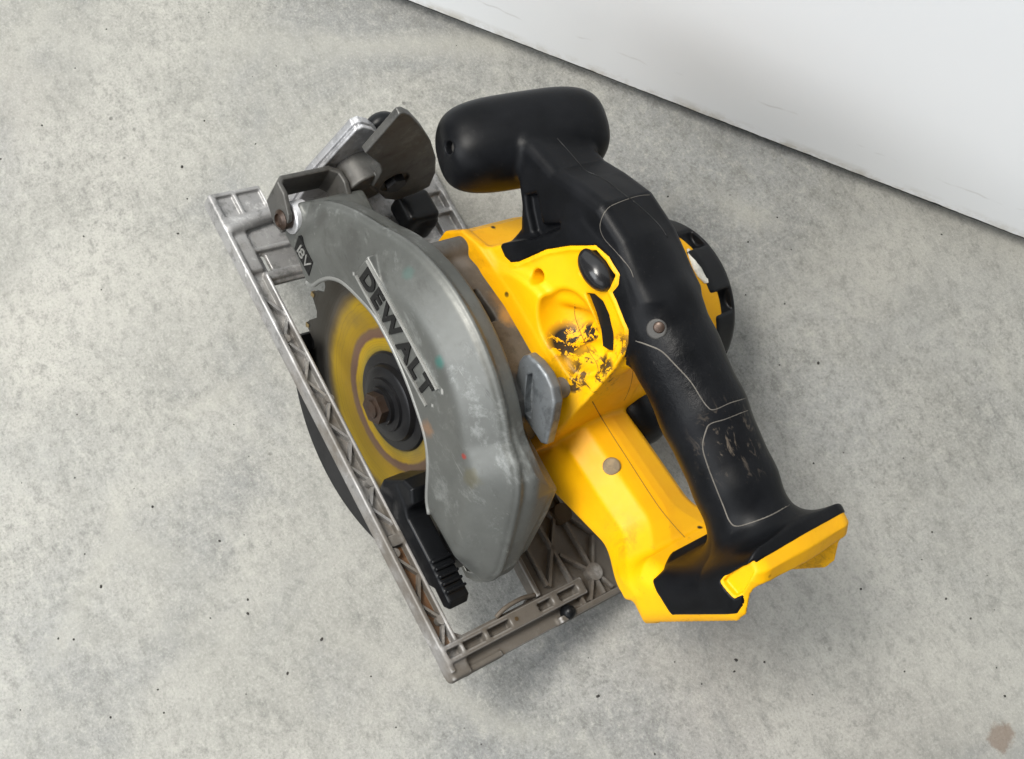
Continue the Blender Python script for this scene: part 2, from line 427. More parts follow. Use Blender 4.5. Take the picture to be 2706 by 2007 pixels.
# loose grit on the concrete: dark crumbs where the photograph shows them, a few more around
GRIT_PX = [(111, 332), (540, 320), (481, 442), (495, 526), (221, 625), (470, 618), (224, 1465), (580, 1430), (655, 1585), (655, 1622), (650, 1835),
           (154, 1688), (54, 1877), (292, 1896), (433, 1884), (556, 1634), (403, 1340), (267, 1550), (195, 1690), (2275, 1557), (2390, 1775),
           (2633, 1765), (2565, 1635), (1783, 1750), (2488, 620), (2054, 575), (1929, 516), (1765, 520), (2150, 1225), (2162, 960), (2060, 965),
           (1940, 1775), (2500, 1583), (2655, 1840), (2020, 1750), (268, 766), (1580, 1840), (1945, 1745), (850, 1690), (760, 1780), (2590, 500)]
def build_grit():
    r = random.Random(11); V = []; F = []
    spots = [(s2w(on_floor(p)), r.uniform(0.0004, 0.0009)) for p in GRIT_PX]
    for i in range(50): spots.append((s2w(on_floor((r.uniform(0, 2706), r.uniform(0, 2007)))), r.uniform(0.0003, 0.0006)))
    for c, s in spots:
        b = len(V); a0 = r.uniform(0, 6.3); sx = r.uniform(0.7, 1.5)
        for (q, z) in ((1.0, 0.0), (0.8, 0.7)):
            for k in range(6):
                a = k * math.pi / 3; rr = s * q * r.uniform(0.75, 1.2); x, y = rr * math.cos(a) * sx, rr * math.sin(a)
                V.append((c.x + x * math.cos(a0) - y * math.sin(a0), c.y + x * math.sin(a0) + y * math.cos(a0), z * s - 0.0001))
        V.append((c.x, c.y, s * 0.95))
        for k in range(6):
            l = (k + 1) % 6; F.append((b + k, b + l, b + 6 + l, b + 6 + k)); F.append((b + 6 + k, b + 6 + l, b + 12))
    o = world_mesh('grit', V, F, simple('dark_grit', (0.03, 0.028, 0.025, 1), 0.9))
    o['kind'] = 'stuff'; o['label'] = 'tiny dark grit crumbs scattered on the concrete floor'; o['category'] = 'grit'
build_grit()

# ------------------------------------------------------------------ the saw: shapes (saw millimetres: x forward, y left, z up from the shoe)
YM = -95.0                                # middle plane of the handle
BC = (138.5, 24.0)                        # blade centre in x, z
KD = np.array([-0.22, -0.90, 0.33]); KD /= np.linalg.norm(KD)
KC = np.array([204.5, -108.5, 145.0]) - 16 * KD
KU = np.cross(KD, [1, 0, 0]); KU /= np.linalg.norm(KU); KV = np.cross(KD, KU)

def f_knob(P):
    q = [P[i] - KC[i] for i in range(3)]
    s = sum(q[i] * KD[i] for i in range(3)); a = sum(q[i] * KU[i] for i in range(3)); b = sum(q[i] * KV[i] for i in range(3))
    r = (np.abs(a) ** 2.4 + np.abs(b) ** 2.4 + 1e-6) ** (1 / 2.4)
    k = ((np.abs(s) / 40.5) ** 3.6 + (r / 21.2) ** 3.6 + 1e-9) ** (1 / 3.6)
    return (k - 1) * 20.0
KH = march(f_knob, (1189, 391)); KN = normal_at(f_knob, KH)
GRIP = [(148, 155, 18.0), (120, 159, 19.4), (100, 158, 19.2), (78, 154.5, 18.9), (50, 150.5, 18.7), (15, 145, 17.9), (-6, 140, 17.6)]
def f_grip(P):
    d = None
    Q = [P[0], (P[1] - YM) * 1.02 + YM, P[2]]
    for (a, b) in zip(GRIP[:-1], GRIP[1:]):
        c = sd_cone(Q, (a[0], YM, a[1]), (b[0], YM, b[1]), a[2], b[2]); d = c if d is None else smin(d, c, 3.0)
    return d
NECK = [(168, 106), (170, 124), (178, 133), (188, 140), (206, 146), (200, 156), (195, 158), (176, 162.5), (164, 169.5), (148, 177), (128, 178), (100, 172), (92, 152), (112, 140), (140, 110)]
def f_neck(P):
    d2 = sd_poly(P[0], P[2], NECK)
    hw = 16.5 - 0.0 * P[0]
    top = sd_ext(d2, P[1], YM - 17, YM + 17, 4.5)
    return top
COLLAR = [(193, 50), (194, 86), (187, 98), (176, 103), (143, 107.5), (110, 108), (93, 106), (84, 96), (79, 72), (84, 44), (104, 32), (170, 34)]
def f_strut(P):
    X, Y, Z = P
    wx = np.clip((26 - X) / 30, 0, 1); wx = wx * wx * (3 - 2 * wx) * 14.0
    dy = np.maximum(Y - YM, YM - Y - 5.0) - wx
    zt = 88 + 0.13 * (88 - X)
    d = (Z - zt + 0.2 * np.maximum(dy, 0)) / 1.03
    d = smax(d, (Z - zt + 2.2 + 0.95 * (dy - 11)) / 1.38, 0.8)
    d = smax(d, dy - 21, 1.0)
    zb = 50 + np.clip(60 - X, -40, 62) * 0.44
    d = smax(d, (zb - Z) / 1.09, 3.0)
    d = smax(d, X - 96, 2.0); d = smax(d, -6 - X, 2.0)
    return d
FOOT = [(8, 79), (-20.5, 77), (-38.7, 136), (-37.5, 144), (-31, 152), (-28, 160), (-24, 164.5), (-14, 165.5), (-11, 130), (-1, 106), (6, 100)]
FOOT_IN = [(-16, 84), (-60, 82), (-60, 157), (-23, 159.5), (-18, 150)]
def f_foot(P):
    return sd_ext(sd_poly(P[0], P[2], FOOT), P[1], YM - 35.5, YM + 35.5, 10.0)
SCOOP = np.array(on_axis((1520, 850), 1, -76)) + np.array([0, 8.5, 0])
SCOOP2 = np.array(on_axis((1560, 925), 1, -76)) + np.array([0, 8.0, 0])
def f_body(P):
    X, Y, Z = P
    mot = sd_cyl(P, 1, (123, 82), 45, -176, -67, 3)
    col = sd_ext(sd_poly(X, Z, COLLAR), Y, -118, -67, 6.0)
    d = smin(mot, col, 8)
    d = smin(d, sd_ext(sd_poly(X, Z, COLLAR) - 1.6, Y, -71.5, -66.2, 1.6), 1.2)
    hd = smin(f_neck(P), f_grip(P), 5)
    wall = sd_ext(sd_poly(X, Z, [(180, 88), (170, 112), (160, 132), (148, 162), (120, 167), (92, 158), (86, 135), (82, 112), (80, 88)]), Y, YM - 17, YM + 40, 3)
    wall = smax(wall, (Y + 69.0 + 0.155 * (Z - 105)) / 1.012, 1.5)
    low = smin(d, wall, 4)
    # finger scoop on the left of the wall
    low = smax(low, -smin(sd_ell(P, SCOOP, (17.5, 18.0, 15.0)), sd_ell(P, SCOOP2, (13, 16, 13)), 5.0), 2.0)
    low = smin(low, sd_cone(P, (103, -78.5, 106), (92, -85, 137), 9.0, 8.0), 3)
    st = smin(f_strut(P), low, 2.5)
    ft = smin(f_foot(P), hd, 20)
    ft = smin(ft, st, 4)
    d = smin(ft, hd, 3)
    d = smin(d, f_knob(P), 3)
    e2 = sd_poly(X, Z, BLACK)
    d = d - 0.9 * np.exp(-((e2 - 1.5) / 1.1) ** 2) * np.clip((X - 84) / 4, 0, 1) * np.clip((166 - X) / 6, 0, 1) * np.clip((Y + 84) / 3, 0, 1) * np.clip((Z - 113) / 4, 0, 1)
    # battery opening at the rear
    inn = sd_ext(sd_poly(X, Z, FOOT_IN), Y, YM - 31, YM + 31, 5.0)
    d = smax(d, -inn, 1.2)
    d = smax(d, -sd_ext(sd_poly(X, Z, NOTCH), Y, -62.7, -40, 0.5), 1.0)
    # button recess, side hole, trigger slot, knob hole, neck pocket
    d = smax(d, -sd_ext(sd_poly(X, Z, BUTTON), Y, -88, -40, 1.0), 1.0)
    d = smax(d, -sd_cyl(P, 1, HOLE, 3.4, -90, -40, 0.3), 0.8)
    d = smax(d, -sd_ext(sd_poly(X, Z, SLOT), Y, -89, -40, 0.5), 0.8)
    d = smax(d, -sd_cone(P, KH + KN * 8, KH - KN * 5, 3.5, 3.5), 1.0)
    d = smax(d, -sd_ext(sd_poly(X, Z, POCKET), Y, YM + 14.0, YM + 40, 2.0), 2.5)
    return d
BUTTON = pix_poly(3, [(765, 515), (880, 508), (960, 600), (1045, 715), (1005, 785), (860, 780), (740, 700), (760, 600)], 1, -76)
HOLE = pix_poly(3, [(448, 705)], 1, -77)[0]
SLOT = pix_poly(3, [(790, 862), (865, 870), (935, 930), (985, 1045), (1015, 1200), (1022, 1350), (960, 1345), (908, 1310), (895, 1180), (855, 1030)], 1, -76)
POCKET = pix_poly(2, [(800, 870), (880, 850), (900, 950), (925, 1080), (1060, 1070), (1070, 1110), (960, 1150), (890, 1180), (850, 1140), (815, 980)], 1, -77.5)
NOTCH = pix_poly(7, [(985, 930), (1040, 865), (1110, 820), (1175, 800), (1205, 822), (1190, 880), (1160, 950), (1120, 1015), (1075, 1035)], 1, -60)
BLACK = [(-21.5, 104), (-33.5, 141), (-31, 147), (-25, 152), (-19.5, 158), (-18, 168), (-18, 230), (300, 230), (300, 98), (194, 98), (190, 124),
         (174.5, 121), (171, 117), (168, 114), (163, 113.2), (158.5, 114.8), (156, 119), (154, 126), (151, 137), (144, 151), (135.5, 164.5), (127, 168), (118, 168.5), (114.5, 165), (113.8, 160), (104, 158.5), (96, 157),
         (91.6, 152), (86, 139), (70, 131), (53, 129), (40, 128), (27, 126), (14, 124), (6.5, 120), (5.2, 112), (5.2, 102.5)]
def f_black(P):
    X, Y, Z = P
    wgt = np.clip((X + 22) / 20, 0, 1) * np.clip((135 - Z) / 12, 0, 1) * np.clip((40 - X) / 20, 0, 1)
    d2 = sd_poly(X + 9.5 * wgt * ((Y - YM) / 33) ** 2, Z, BLACK)
    d = smax(f_body(P) - 0.55, d2, 0.8)
    inn = sd_ext(sd_poly(X, Z, FOOT_IN), Y, YM - 31, YM + 31, 5.0)
    return np.maximum(np.maximum(d, -np.maximum(inn - 1.6, X + 20.5)), -np.maximum(sd_ext(sd_poly(X, Z, NOTCH), Y, -63.0, -40, 0.3) - 0.9, X + 17.5))

# upper guard
def arc(c, r, a0, a1, n):
    return [(c[0] + r * math.cos(math.radians(a0 + (a1 - a0) * i / n)), c[1] + r * math.sin(math.radians(a0 + (a1 - a0) * i / n))) for i in range(n + 1)]
G_OUT = [(251, 8), (252, 36), (246, 48), (236, 58)] + arc(BC, 92.5, 26, 128, 30) + [(68, 92), (59, 84), (51, 71), (44, 58), (38, 46), (35, 38), (34.5, 31), (37, 22), (42, 12)]
G_CUT = [(320, 30), (239, 32.5), (214, 26.5), (210, 29.8), (207.5, 39), (203.5, 48), (195.9, 56.4), (183, 63), (169, 67.8), (150, 68), (134, 65.8), (120, 62), (107, 57),
         (96, 48), (84, 33), (77, 27.5), (71, 29), (53, 30), (46, 31.5), (39, 35), (28, 35), (0, 30), (0, -120), (320, -120)]
_t = [(arc(BC, 92.5, 26, 128, 30))[-1], (68, 92), (59, 84), (51, 71), (44, 58), (38, 46), (35, 38), (34.5, 31), (37, 22), (42, 12)]
_n = [(247, 6), (251, 24), (249.5, 40), (241, 56), (229, 70), (216, 81), arc(BC, 92.5, 46, 128, 30)[0]]
G_OUT = [tuple(p) for p in catmull([np.array(q) for q in _n], 4)][:-1] + arc(BC, 92.5, 46, 128, 30)[:-1] + [tuple(p) for p in catmull([np.array(q) for q in _t], 4)]
def f_guard_solid(P, off=0.0):
    X, Y, Z = P
    o = sd_poly(X, Z, G_OUT)
    d = smax(o + off, (o + off * 2.0 + 1.65 * (Y + 29.0)) / 1.93, 2.5)
    return d
def f_guard(P):
    X, Y, Z = P
    o = f_guard_solid(P)
    d = smax(smax(o, Y + 18.0, 2.2), -41.5 - Y, 1.5)
    inn = np.maximum(np.maximum(f_guard_solid(P, 2.6), Y + 20.8), -39.5 - Y)
    d = np.maximum(d, -inn)
    cut = np.maximum(sd_poly(X, Z - (Y + 18) * 1.0 * np.clip((88 - X) / 20, 0, 1), G_CUT) / 1.3, -36.0 - Y - 7 * np.clip((X - 88) / 20, -1, 1))
    d = smax(d, -cut, 0.8)
    d = smax(d, 13.0 + 0.0 * Z - Z, 1.0)
    # front boss that carries the pivot bolt
    boss = sd_box(P, (238, -45, 32), (13, 21, 13.5), 3.0)
    d = smin(d, boss, 1.5)
    # dust chute flaring to the right at the rear
    ch = sd_ext(sd_poly(X, Z, [(96, 98), (74, 97), (62, 95), (54, 85), (47.5, 69), (39, 41), (35.5, 16), (44, 13), (70, 60), (92, 84)]), Y, -54, -36, 4.0)
    ch = np.maximum(ch, (Z - 95 - (Y + 36) * 0.7) / 1.22)
    ch = np.maximum(ch, (-(Y + 44) - (Z - 10) * 0.24) / 1.05)
    d = smin(d, ch, 8.0)
    d = smin(d, sd_ext(sd_poly(X, Z, [(192.5, 70.2), (116.5, 70.8), (117.5, 87.4), (192.5, 86.8)]), Y, -30, -17.7, 0.6), 0.8)
    # ridge along the crown
    r = sd_poly(X, Z, G_OUT)
    rid = np.sqrt((r + 0.2) ** 2 + (Y + 31.5) ** 2) - 1.3
    rid = np.maximum(rid, 16 - Z)
    d = smin(d, rid, 1.5)
    return d
def f_gear(P):
    X, Y, Z = P
    g = [(187, 52), (187, 84), (180, 93), (168, 97), (143, 101), (110, 101.5), (97, 99), (88, 90), (84, 70), (88, 46), (106, 36), (166, 38)]
    d = sd_ext(sd_poly(X, Z, g), Y, -70, -39, 4.0)
    d = smax(d, -sd_ext(sd_poly(X, Z, [(158, 110), (139, 112), (137, 94), (156, 93)]), Y, -57, -50, 0.6), 0.8)
    d = smin(d, sd_cyl(P, 1, (182, 92), 6.2, -72, -39, 1), 2.5)
    return d
# ------------------------------------------------------------------ materials of the saw
def yellow_material():
    M = Mat('yellow_plastic')
    n = M.noise(30, 6, 0.6); f = M.noise(220, 6, 0.7); b = M.noise(11, 4, 0.6)
    c = M.mix(M.step(n, 0.35, 0.68), (0.80, 0.415, 0.0, 1), (0.74, 0.345, 0.001, 1))
    # brown grime specks
    c = M.mix(M.math('MULTIPLY', M.math('MULTIPLY', M.step(f, 0.60, 0.70), M.step(b, 0.46, 0.60)), 0.65), c, (0.16, 0.08, 0.015, 1))
    vo = M.n('ShaderNodeTexVoronoi'); M.t.links.new(M.co, vo.inputs['Vector']); vo.inputs['Scale'].default_value = 75
    c = M.mix(M.math('MULTIPLY', M.step(vo.outputs['Distance'], 0.13, 0.07), M.step(M.noise(19, 3, 0.6), 0.50, 0.58)), c, (0.02, 0.014, 0.008, 1))
    g1 = M.noise(28, 8, 0.72, 0.3); g2 = M.noise(9, 4, 0.6)
    c = M.mix(M.math('MULTIPLY', M.math('MULTIPLY', M.step(g1, 0.52, 0.66), M.step(g2, 0.42, 0.58)), 0.55), c, (0.40, 0.19, 0.006, 1))
    g3 = M.noise(70, 8, 0.75, 0.2)
    c = M.mix(M.math('MULTIPLY', M.math('MULTIPLY', M.step(g3, 0.60, 0.66), M.step(g2, 0.48, 0.62)), 0.7), c, (0.13, 0.065, 0.010, 1))
    c = M.mix(M.math('MULTIPLY', M.math('MULTIPLY', M.pointy(0.54, 0.62), M.step(g3, 0.50, 0.60)), 0.5), c, (0.22, 0.11, 0.01, 1))
    # torn black patches around the trigger housing
    warp = M.noise(95, 6, 0.72, 1.0); w2 = M.noise(240, 4, 0.6)
    for px, rad, thr, amt in [((1500, 905), 12, 0.46, 1.0), ((1560, 885), 7.5, 0.485, 1.0), ((1565, 985), 14.0, 0.515, 0.95), ((1600, 965), 6.0, 0.49, 0.95), ((1515, 1018), 5.0, 0.47, 1.0), ((1650, 920), 8.0, 0.49, 0.8)]:
        p = march(f_body, px); d = M.dist(p)
        near = M.step(d, rad, rad * 0.55)
        v = M.math('MULTIPLY', near, M.step(M.math('MULTIPLY_ADD', w2, 0.25, M.math('MULTIPLY', warp, 0.75)), thr, thr + 0.015))
        c = M.mix(M.math('MULTIPLY', v, amt), c, (0.012, 0.011, 0.010, 1))
    # general grime near the dirty places
    for px, rad in [((1545, 985), 22), ((1660, 905), 14), ((2010, 1610), 20), ((2150, 1500), 30), ((1640, 1420), 14), ((1400, 640), 12), ((1700, 1720), 16)]:
        d = M.dist(march(f_body, px)); v = M.math('MULTIPLY', M.step(d, rad, rad * 0.3), M.step(warp, 0.44, 0.62))
        c = M.mix(M.math('MULTIPLY', v, 0.55), c, (0.20, 0.10, 0.012, 1))
    M.bump(M.math('ADD', f, M.math('MULTIPLY', n, 1.0)), 0.10, 0.0004)
    return M.done(c, M.math('MULTIPLY_ADD', f, 0.2, 0.38), 0.0, 0.24)
def black_material():
    M = Mat('black_rubber')
    n = M.noise(45, 5, 0.6); f = M.noise(500, 4, 0.7); b = M.noise(14, 4, 0.6)
    c = M.mix(M.step(n, 0.35, 0.7), (0.003, 0.0033, 0.004, 1), (0.007, 0.0075, 0.009, 1))
    sw = M.noise(60, 5, 0.75, 2.0, vec=M.stretch((1.0, 3.0, 1.0), (0.3, 0.5, 0.9)))
    p = march(f_black, (1940, 1165)); v = M.math('MULTIPLY', M.step(M.dist(p), 22, 6), M.step(sw, 0.56, 0.64))
    c = M.mix(M.math('MULTIPLY', v, 0.45), c, (0.16, 0.13, 0.10, 1))
    c = M.mix(M.math('MULTIPLY', M.math('MULTIPLY', M.step(f, 0.62, 0.75), M.step(b, 0.45, 0.65)), 0.30), c, (0.12, 0.11, 0.10, 1))
    # rough worn zone at the lower left of the grip
    p = march(f_black, (1790, 990)); wz = M.step(M.dist(p), 30, 8)
    leather = M.noise(260, 4, 0.75, 0.6)
    M.bump(M.math('ADD', M.math('MULTIPLY', f, 0.35), M.math('MULTIPLY', M.math('MULTIPLY', leather, wz), 3.0)), 0.28, 0.0005)
    return M.done(c, M.math('MULTIPLY_ADD', n, 0.20, 0.28), 0.0, 0.12)
def guard_material():
    M = Mat('grey_guard_paint')
    n = M.noise(40, 6, 0.6); f = M.noise(260, 6, 0.7); b = M.noise(12, 4, 0.6)
    c = M.mix(M.step(n, 0.35, 0.68), (0.085, 0.089, 0.083, 1), (0.120, 0.124, 0.116, 1))
    sc1 = M.noise(120, 8, 0.78, 0.15, vec=M.stretch((1.0, 2.6, 1.0), (0.4, 0.2, 0.7)))
    c = M.mix(M.math('MULTIPLY', M.math('MULTIPLY', M.step(sc1, 0.55, 0.63), M.step(b, 0.46, 0.62)), 0.16), c, (0.36, 0.37, 0.35, 1))
    ls = M.noise(300, 3, 0.6, 0.0, vec=M.stretch((0.07, 1.0, 1.0), (0.0, 0.25, 0.1)))
    c = M.mix(M.math('MULTIPLY', M.math('MULTIPLY', M.step(ls, 0.66, 0.70), M.step(M.noise(30, 4, 0.6), 0.5, 0.6)), 0.7), c, (0.33, 0.34, 0.32, 1))
    ld = M.noise(260, 3, 0.6, 0.0, vec=M.stretch((0.10, 1.0, 1.0), (0.2, -0.3, 0.0)))
    c = M.mix(M.math('MULTIPLY', M.math('MULTIPLY', M.step(ld, 0.66, 0.71), M.step(M.noise(24, 4, 0.6), 0.48, 0.58)), 0.7), c, (0.035, 0.035, 0.033, 1))
    c = M.mix(M.math('MULTIPLY', M.math('MULTIPLY', M.step(f, 0.60, 0.68), M.step(b, 0.40, 0.55)), 0.6), c, (0.09, 0.09, 0.085, 1))
    k1 = M.noise(34, 9, 0.75, 0.3, vec=M.stretch((0.6, 1.0, 1.0), (0.2, 0.4, 0.3))); k2 = M.noise(13, 5, 0.65)
    c = M.mix(M.math('MULTIPLY', M.step(k2, 0.42, 0.62), 0.45), c, (0.075, 0.076, 0.070, 1))
    c = M.mix(M.math('MULTIPLY', M.step(k1, 0.55, 0.64), 0.60), c, (0.060, 0.060, 0.055, 1))
    c = M.mix(M.math('MULTIPLY', M.step(k1, 0.44, 0.36), 0.50), c, (0.25, 0.26, 0.25, 1))
    c = M.mix(M.math('MULTIPLY', M.pointy(0.53, 0.60), 0.65), c, (0.45, 0.45, 0.43, 1))
    w_ = M.noise(240, 6, 0.75)
    for px, rad, col, a in [((1160, 958), 3.6, (0.03, 0.13, 0.11, 1), 0.75), ((1078, 722), 4, (0.05, 0.14, 0.12, 1), 0.35), ((1225, 1207), 1.8, (0.25, 0.03, 0.02, 1), 0.9),
                            ((1130, 1135), 5.0, (0.28, 0.14, 0.06, 1), 0.5), ((1245, 1265), 6, (0.10, 0.09, 0.05, 1), 0.6), ((850, 580), 6, (0.07, 0.07, 0.065, 1), 0.7)]:
        d = M.math('ADD', M.dist(march(f_guard, px)), M.math('MULTIPLY', w_, rad * 1.6))
        c = M.mix(M.math('MULTIPLY', M.step(d, rad * 1.85, rad * 1.2), a), c, col)
    M.bump(M.math('ADD', M.math('MULTIPLY', n, 0.8), M.math('MULTIPLY', f, 0.4)), 0.14, 0.0005)
    return M.done(c, M.math('MULTIPLY_ADD', f, 0.25, 0.30), 0.35, 0.6)
def cast_material(name, base, dirt, dirt_amt, scale=30, metal=0.75, rough=0.42, lo=0.46, hi=0.62, grade=0.0, edge=True, spots=()):
    M = Mat(name)
    n = M.noise(scale, 7, 0.65); f = M.noise(300, 5, 0.7); b = M.noise(9, 4, 0.6, 0.5)
    c = M.mix(M.step(n, 0.3, 0.7), tuple(v * 0.72 for v in base[:3]) + (1,), base)
    c = M.mix(M.math('MULTIPLY', M.step(f, 0.60, 0.72), 0.5), c, tuple(v * 0.35 for v in base[:3]) + (1,))
    q1 = M.noise(75, 8, 0.75, 0.2)
    c = M.mix(M.math('MULTIPLY', M.step(q1, 0.53, 0.62), 0.6), c, tuple(v * 0.30 for v in base[:3]) + (1,))
    c = M.mix(M.math('MULTIPLY', M.step(q1, 0.45, 0.37), 0.6), c, tuple(min(1, v * 1.6) for v in base[:3]) + (1,))
    src = M.math('MULTIPLY_ADD', n, 0.45, M.math('MULTIPLY', b, 0.55))
    if grade:
        sx = M.n('ShaderNodeSeparateXYZ'); M.t.links.new(M.co, sx.inputs[0])
        src = M.math('ADD', src, M.math('MULTIPLY', M.step(sx.outputs['X'], 0.10, -0.12), grade))
    dm = M.math('MULTIPLY', M.step(src, lo, hi), dirt_amt)
    c = M.mix(dm, c, dirt)
    if edge: c = M.mix(M.math('MULTIPLY', M.pointy(0.535, 0.60), 0.8), c, tuple(min(1, v * 1.7) for v in base[:3]) + (1,))
    for p, rad, col, amt in spots:
        wn = M.noise(150, 6, 0.72); dd = M.math('ADD', M.dist(p), M.math('MULTIPLY', wn, rad * 1.3))
        c = M.mix(M.math('MULTIPLY', M.step(dd, rad * 1.7, rad * 0.9), amt), c, col)
    M.bump(M.math('ADD', n, M.math('MULTIPLY', f, 0.35)), 0.22, 0.0006)
    mt = M.math('MULTIPLY', M.math('SUBTRACT', 1.0, M.math('MULTIPLY', dm, 0.9)), metal)
    return M.done(c, M.math('MULTIPLY_ADD', dm, 0.3, rough), mt, 0.5)
def blade_material():
    M = Mat('worn_yellow_blade')
    # radius in the blade plane about the arbor
    x = M.n('ShaderNodeVectorMath', operation='SUBTRACT'); M.t.links.new(M.co, x.inputs[0])
    x.inputs[1].default_value = tuple((np.array([BC[0], 0, BC[1]]) - ORG) * 0.001)
    y = M.n('ShaderNodeVectorMath', operation='MULTIPLY'); M.t.links.new(x.outputs[0], y.inputs[0]); y.inputs[1].default_value = (1, 0, 1)
    l = M.n('ShaderNodeVectorMath', operation='LENGTH'); M.t.links.new(y.outputs[0], l.inputs[0])
    n = M.noise(60, 6, 0.7); n2 = M.noise(25, 4, 0.6)
    r = M.math('ADD', M.math('MULTIPLY', l.outputs['Value'], 1000.0), M.math('MULTIPLY_ADD', n, 5.0, -2.5))
    r01 = M.math('MULTIPLY', r, 0.01)
    yel = (0.25, 0.160, 0.004, 1); yd = (0.18, 0.11, 0.004, 1)
    c = M.ramp(r01, [(0.0, (0.02, 0.019, 0.018)), (0.255, (0.022, 0.02, 0.016)), (0.29, (0.20, 0.14, 0.01)), (0.315, yel), (0.335, yel), (0.345, (0.085, 0.045, 0.03)), (0.385, (0.10, 0.06, 0.035)),
                     (0.40, yd), (0.54, yel), (0.585, (0.11, 0.075, 0.025)), (0.62, (0.075, 0.068, 0.058)), (0.80, (0.10, 0.095, 0.088))])
    # concentric scoring
    wv = M.n('ShaderNodeTexNoise'); cb = M.n('ShaderNodeCombineXYZ'); M.t.links.new(r01, cb.inputs[0]); M.t.links.new(cb.outputs[0], wv.inputs['Vector']); wv.inputs['Scale'].default_value = 90
    c = M.mix(M.math('MULTIPLY', M.step(wv.outputs['Fac'], 0.54, 0.68), 0.5), c, (0.05, 0.035, 0.02, 1))
    c = M.mix(M.math('MULTIPLY', M.step(n2, 0.52, 0.68), 0.4), c, (0.06, 0.045, 0.03, 1))
    M.bump(wv.outputs['Fac'], 0.15, 0.0003)
    return M.done(c, M.math('MULTIPLY_ADD', n, 0.25, 0.30), M.step(r01, 0.56, 0.66), 0.25)

m_yel = yellow_material(); m_blk = black_material(); m_grd = guard_material()
m_shoe = cast_material('cast_aluminium', (0.36, 0.355, 0.35, 1), (0.095, 0.080, 0.062, 1), 0.88, lo=0.47, hi=0.60, metal=0.40, grade=0.11)
m_shoe_dirty = cast_material('rusty_cast_aluminium', (0.16, 0.10, 0.06, 1), (0.11, 0.048, 0.016, 1), 0.95, lo=0.36, hi=0.56, metal=0.0, rough=0.65, edge=False)
m_gear = cast_material('grimy_gear_case', (0.115, 0.112, 0.106, 1), (0.065, 0.05, 0.036, 1), 0.8, scale=45, lo=0.48, hi=0.60, metal=0.25, rough=0.55, spots=[(march(f_gear, (1325, 790)), 7, (0.20, 0.11, 0.035, 1), 0.8), (march(f_gear, (1345, 835)), 7, (0.36, 0.20, 0.06, 1), 0.85), (march(f_gear, (1330, 1000)), 6, (0.10, 0.05, 0.03, 1), 0.6), (march(f_gear, (1220, 690)), 8, (0.16, 0.15, 0.14, 1), 0.6)])
m_brk = cast_material('dull_steel', (0.105, 0.104, 0.098, 1), (0.040, 0.034, 0.028, 1), 0.7, metal=0.5, rough=0.40)
m_edge = cast_material('bright_zinc', (0.50, 0.50, 0.51, 1), (0.20, 0.18, 0.15, 1), 0.5, metal=0.7, rough=0.38, lo=0.52, hi=0.66)
m_blade = blade_material()
m_blkp = simple('black_plastic', (0.006, 0.0065, 0.0075, 1), 0.34, spec=0.22, var=0.3, scale=160)
m_lguard = simple('black_guard_paint', (0.010, 0.010, 0.011, 1), 0.42, spec=0.3, var=0.3)
m_dust = simple('dust_seam', (0.11, 0.10, 0.085, 1), 0.85, var=0.35, scale=400)
m_dark = simple('dark_line', (0.05, 0.03, 0.01, 1), 0.8)
m_pline = simple('parting_groove', (0.16, 0.075, 0.006, 1), 0.8)
m_steel = cast_material('dirty_bolt_steel', (0.085, 0.055, 0.040, 1), (0.022, 0.014, 0.010, 1), 0.9, scale=160, lo=0.42, hi=0.58, metal=0.7, rough=0.28, edge=False)
m_rib = cast_material('cast_rib', (0.36, 0.35, 0.335, 1), (0.10, 0.078, 0.055, 1), 0.85, lo=0.46, hi=0.58, metal=0.4, grade=0.05, edge=False)
m_oil = simple('oily_black_steel', (0.012, 0.012, 0.013, 1), 0.32, metal=0.3, spec=0.35, var=0.3)
m_letter = simple('letter_black', (0.006, 0.006, 0.006, 1), 0.45, spec=0.25)
m_frame = simple('letter_frame_bare_metal', (0.30, 0.30, 0.285, 1), 0.38, metal=0.5)
m_lab = simple('white_sticker', (0.72, 0.70, 0.62, 1), 0.6)
m_holeg = simple('plug_and_recess_shade', (0.04, 0.038, 0.035, 1), 0.55)  # knob plug colour, darkened to paint the shade of the screw recess
m_carb = simple('carbide_tooth', (0.30, 0.22, 0.10, 1), 0.35, metal=0.7)

# ------------------------------------------------------------------ the saw: objects
saw = bpy.data.objects.new('circular_saw', None); link(saw)
saw.empty_display_size = 0.1
saw.rotation_euler = (ROLL, 0, 0)
saw['label'] = 'worn yellow and black cordless circular saw with grey blade guard lying on concrete'
saw['category'] = 'circular saw'

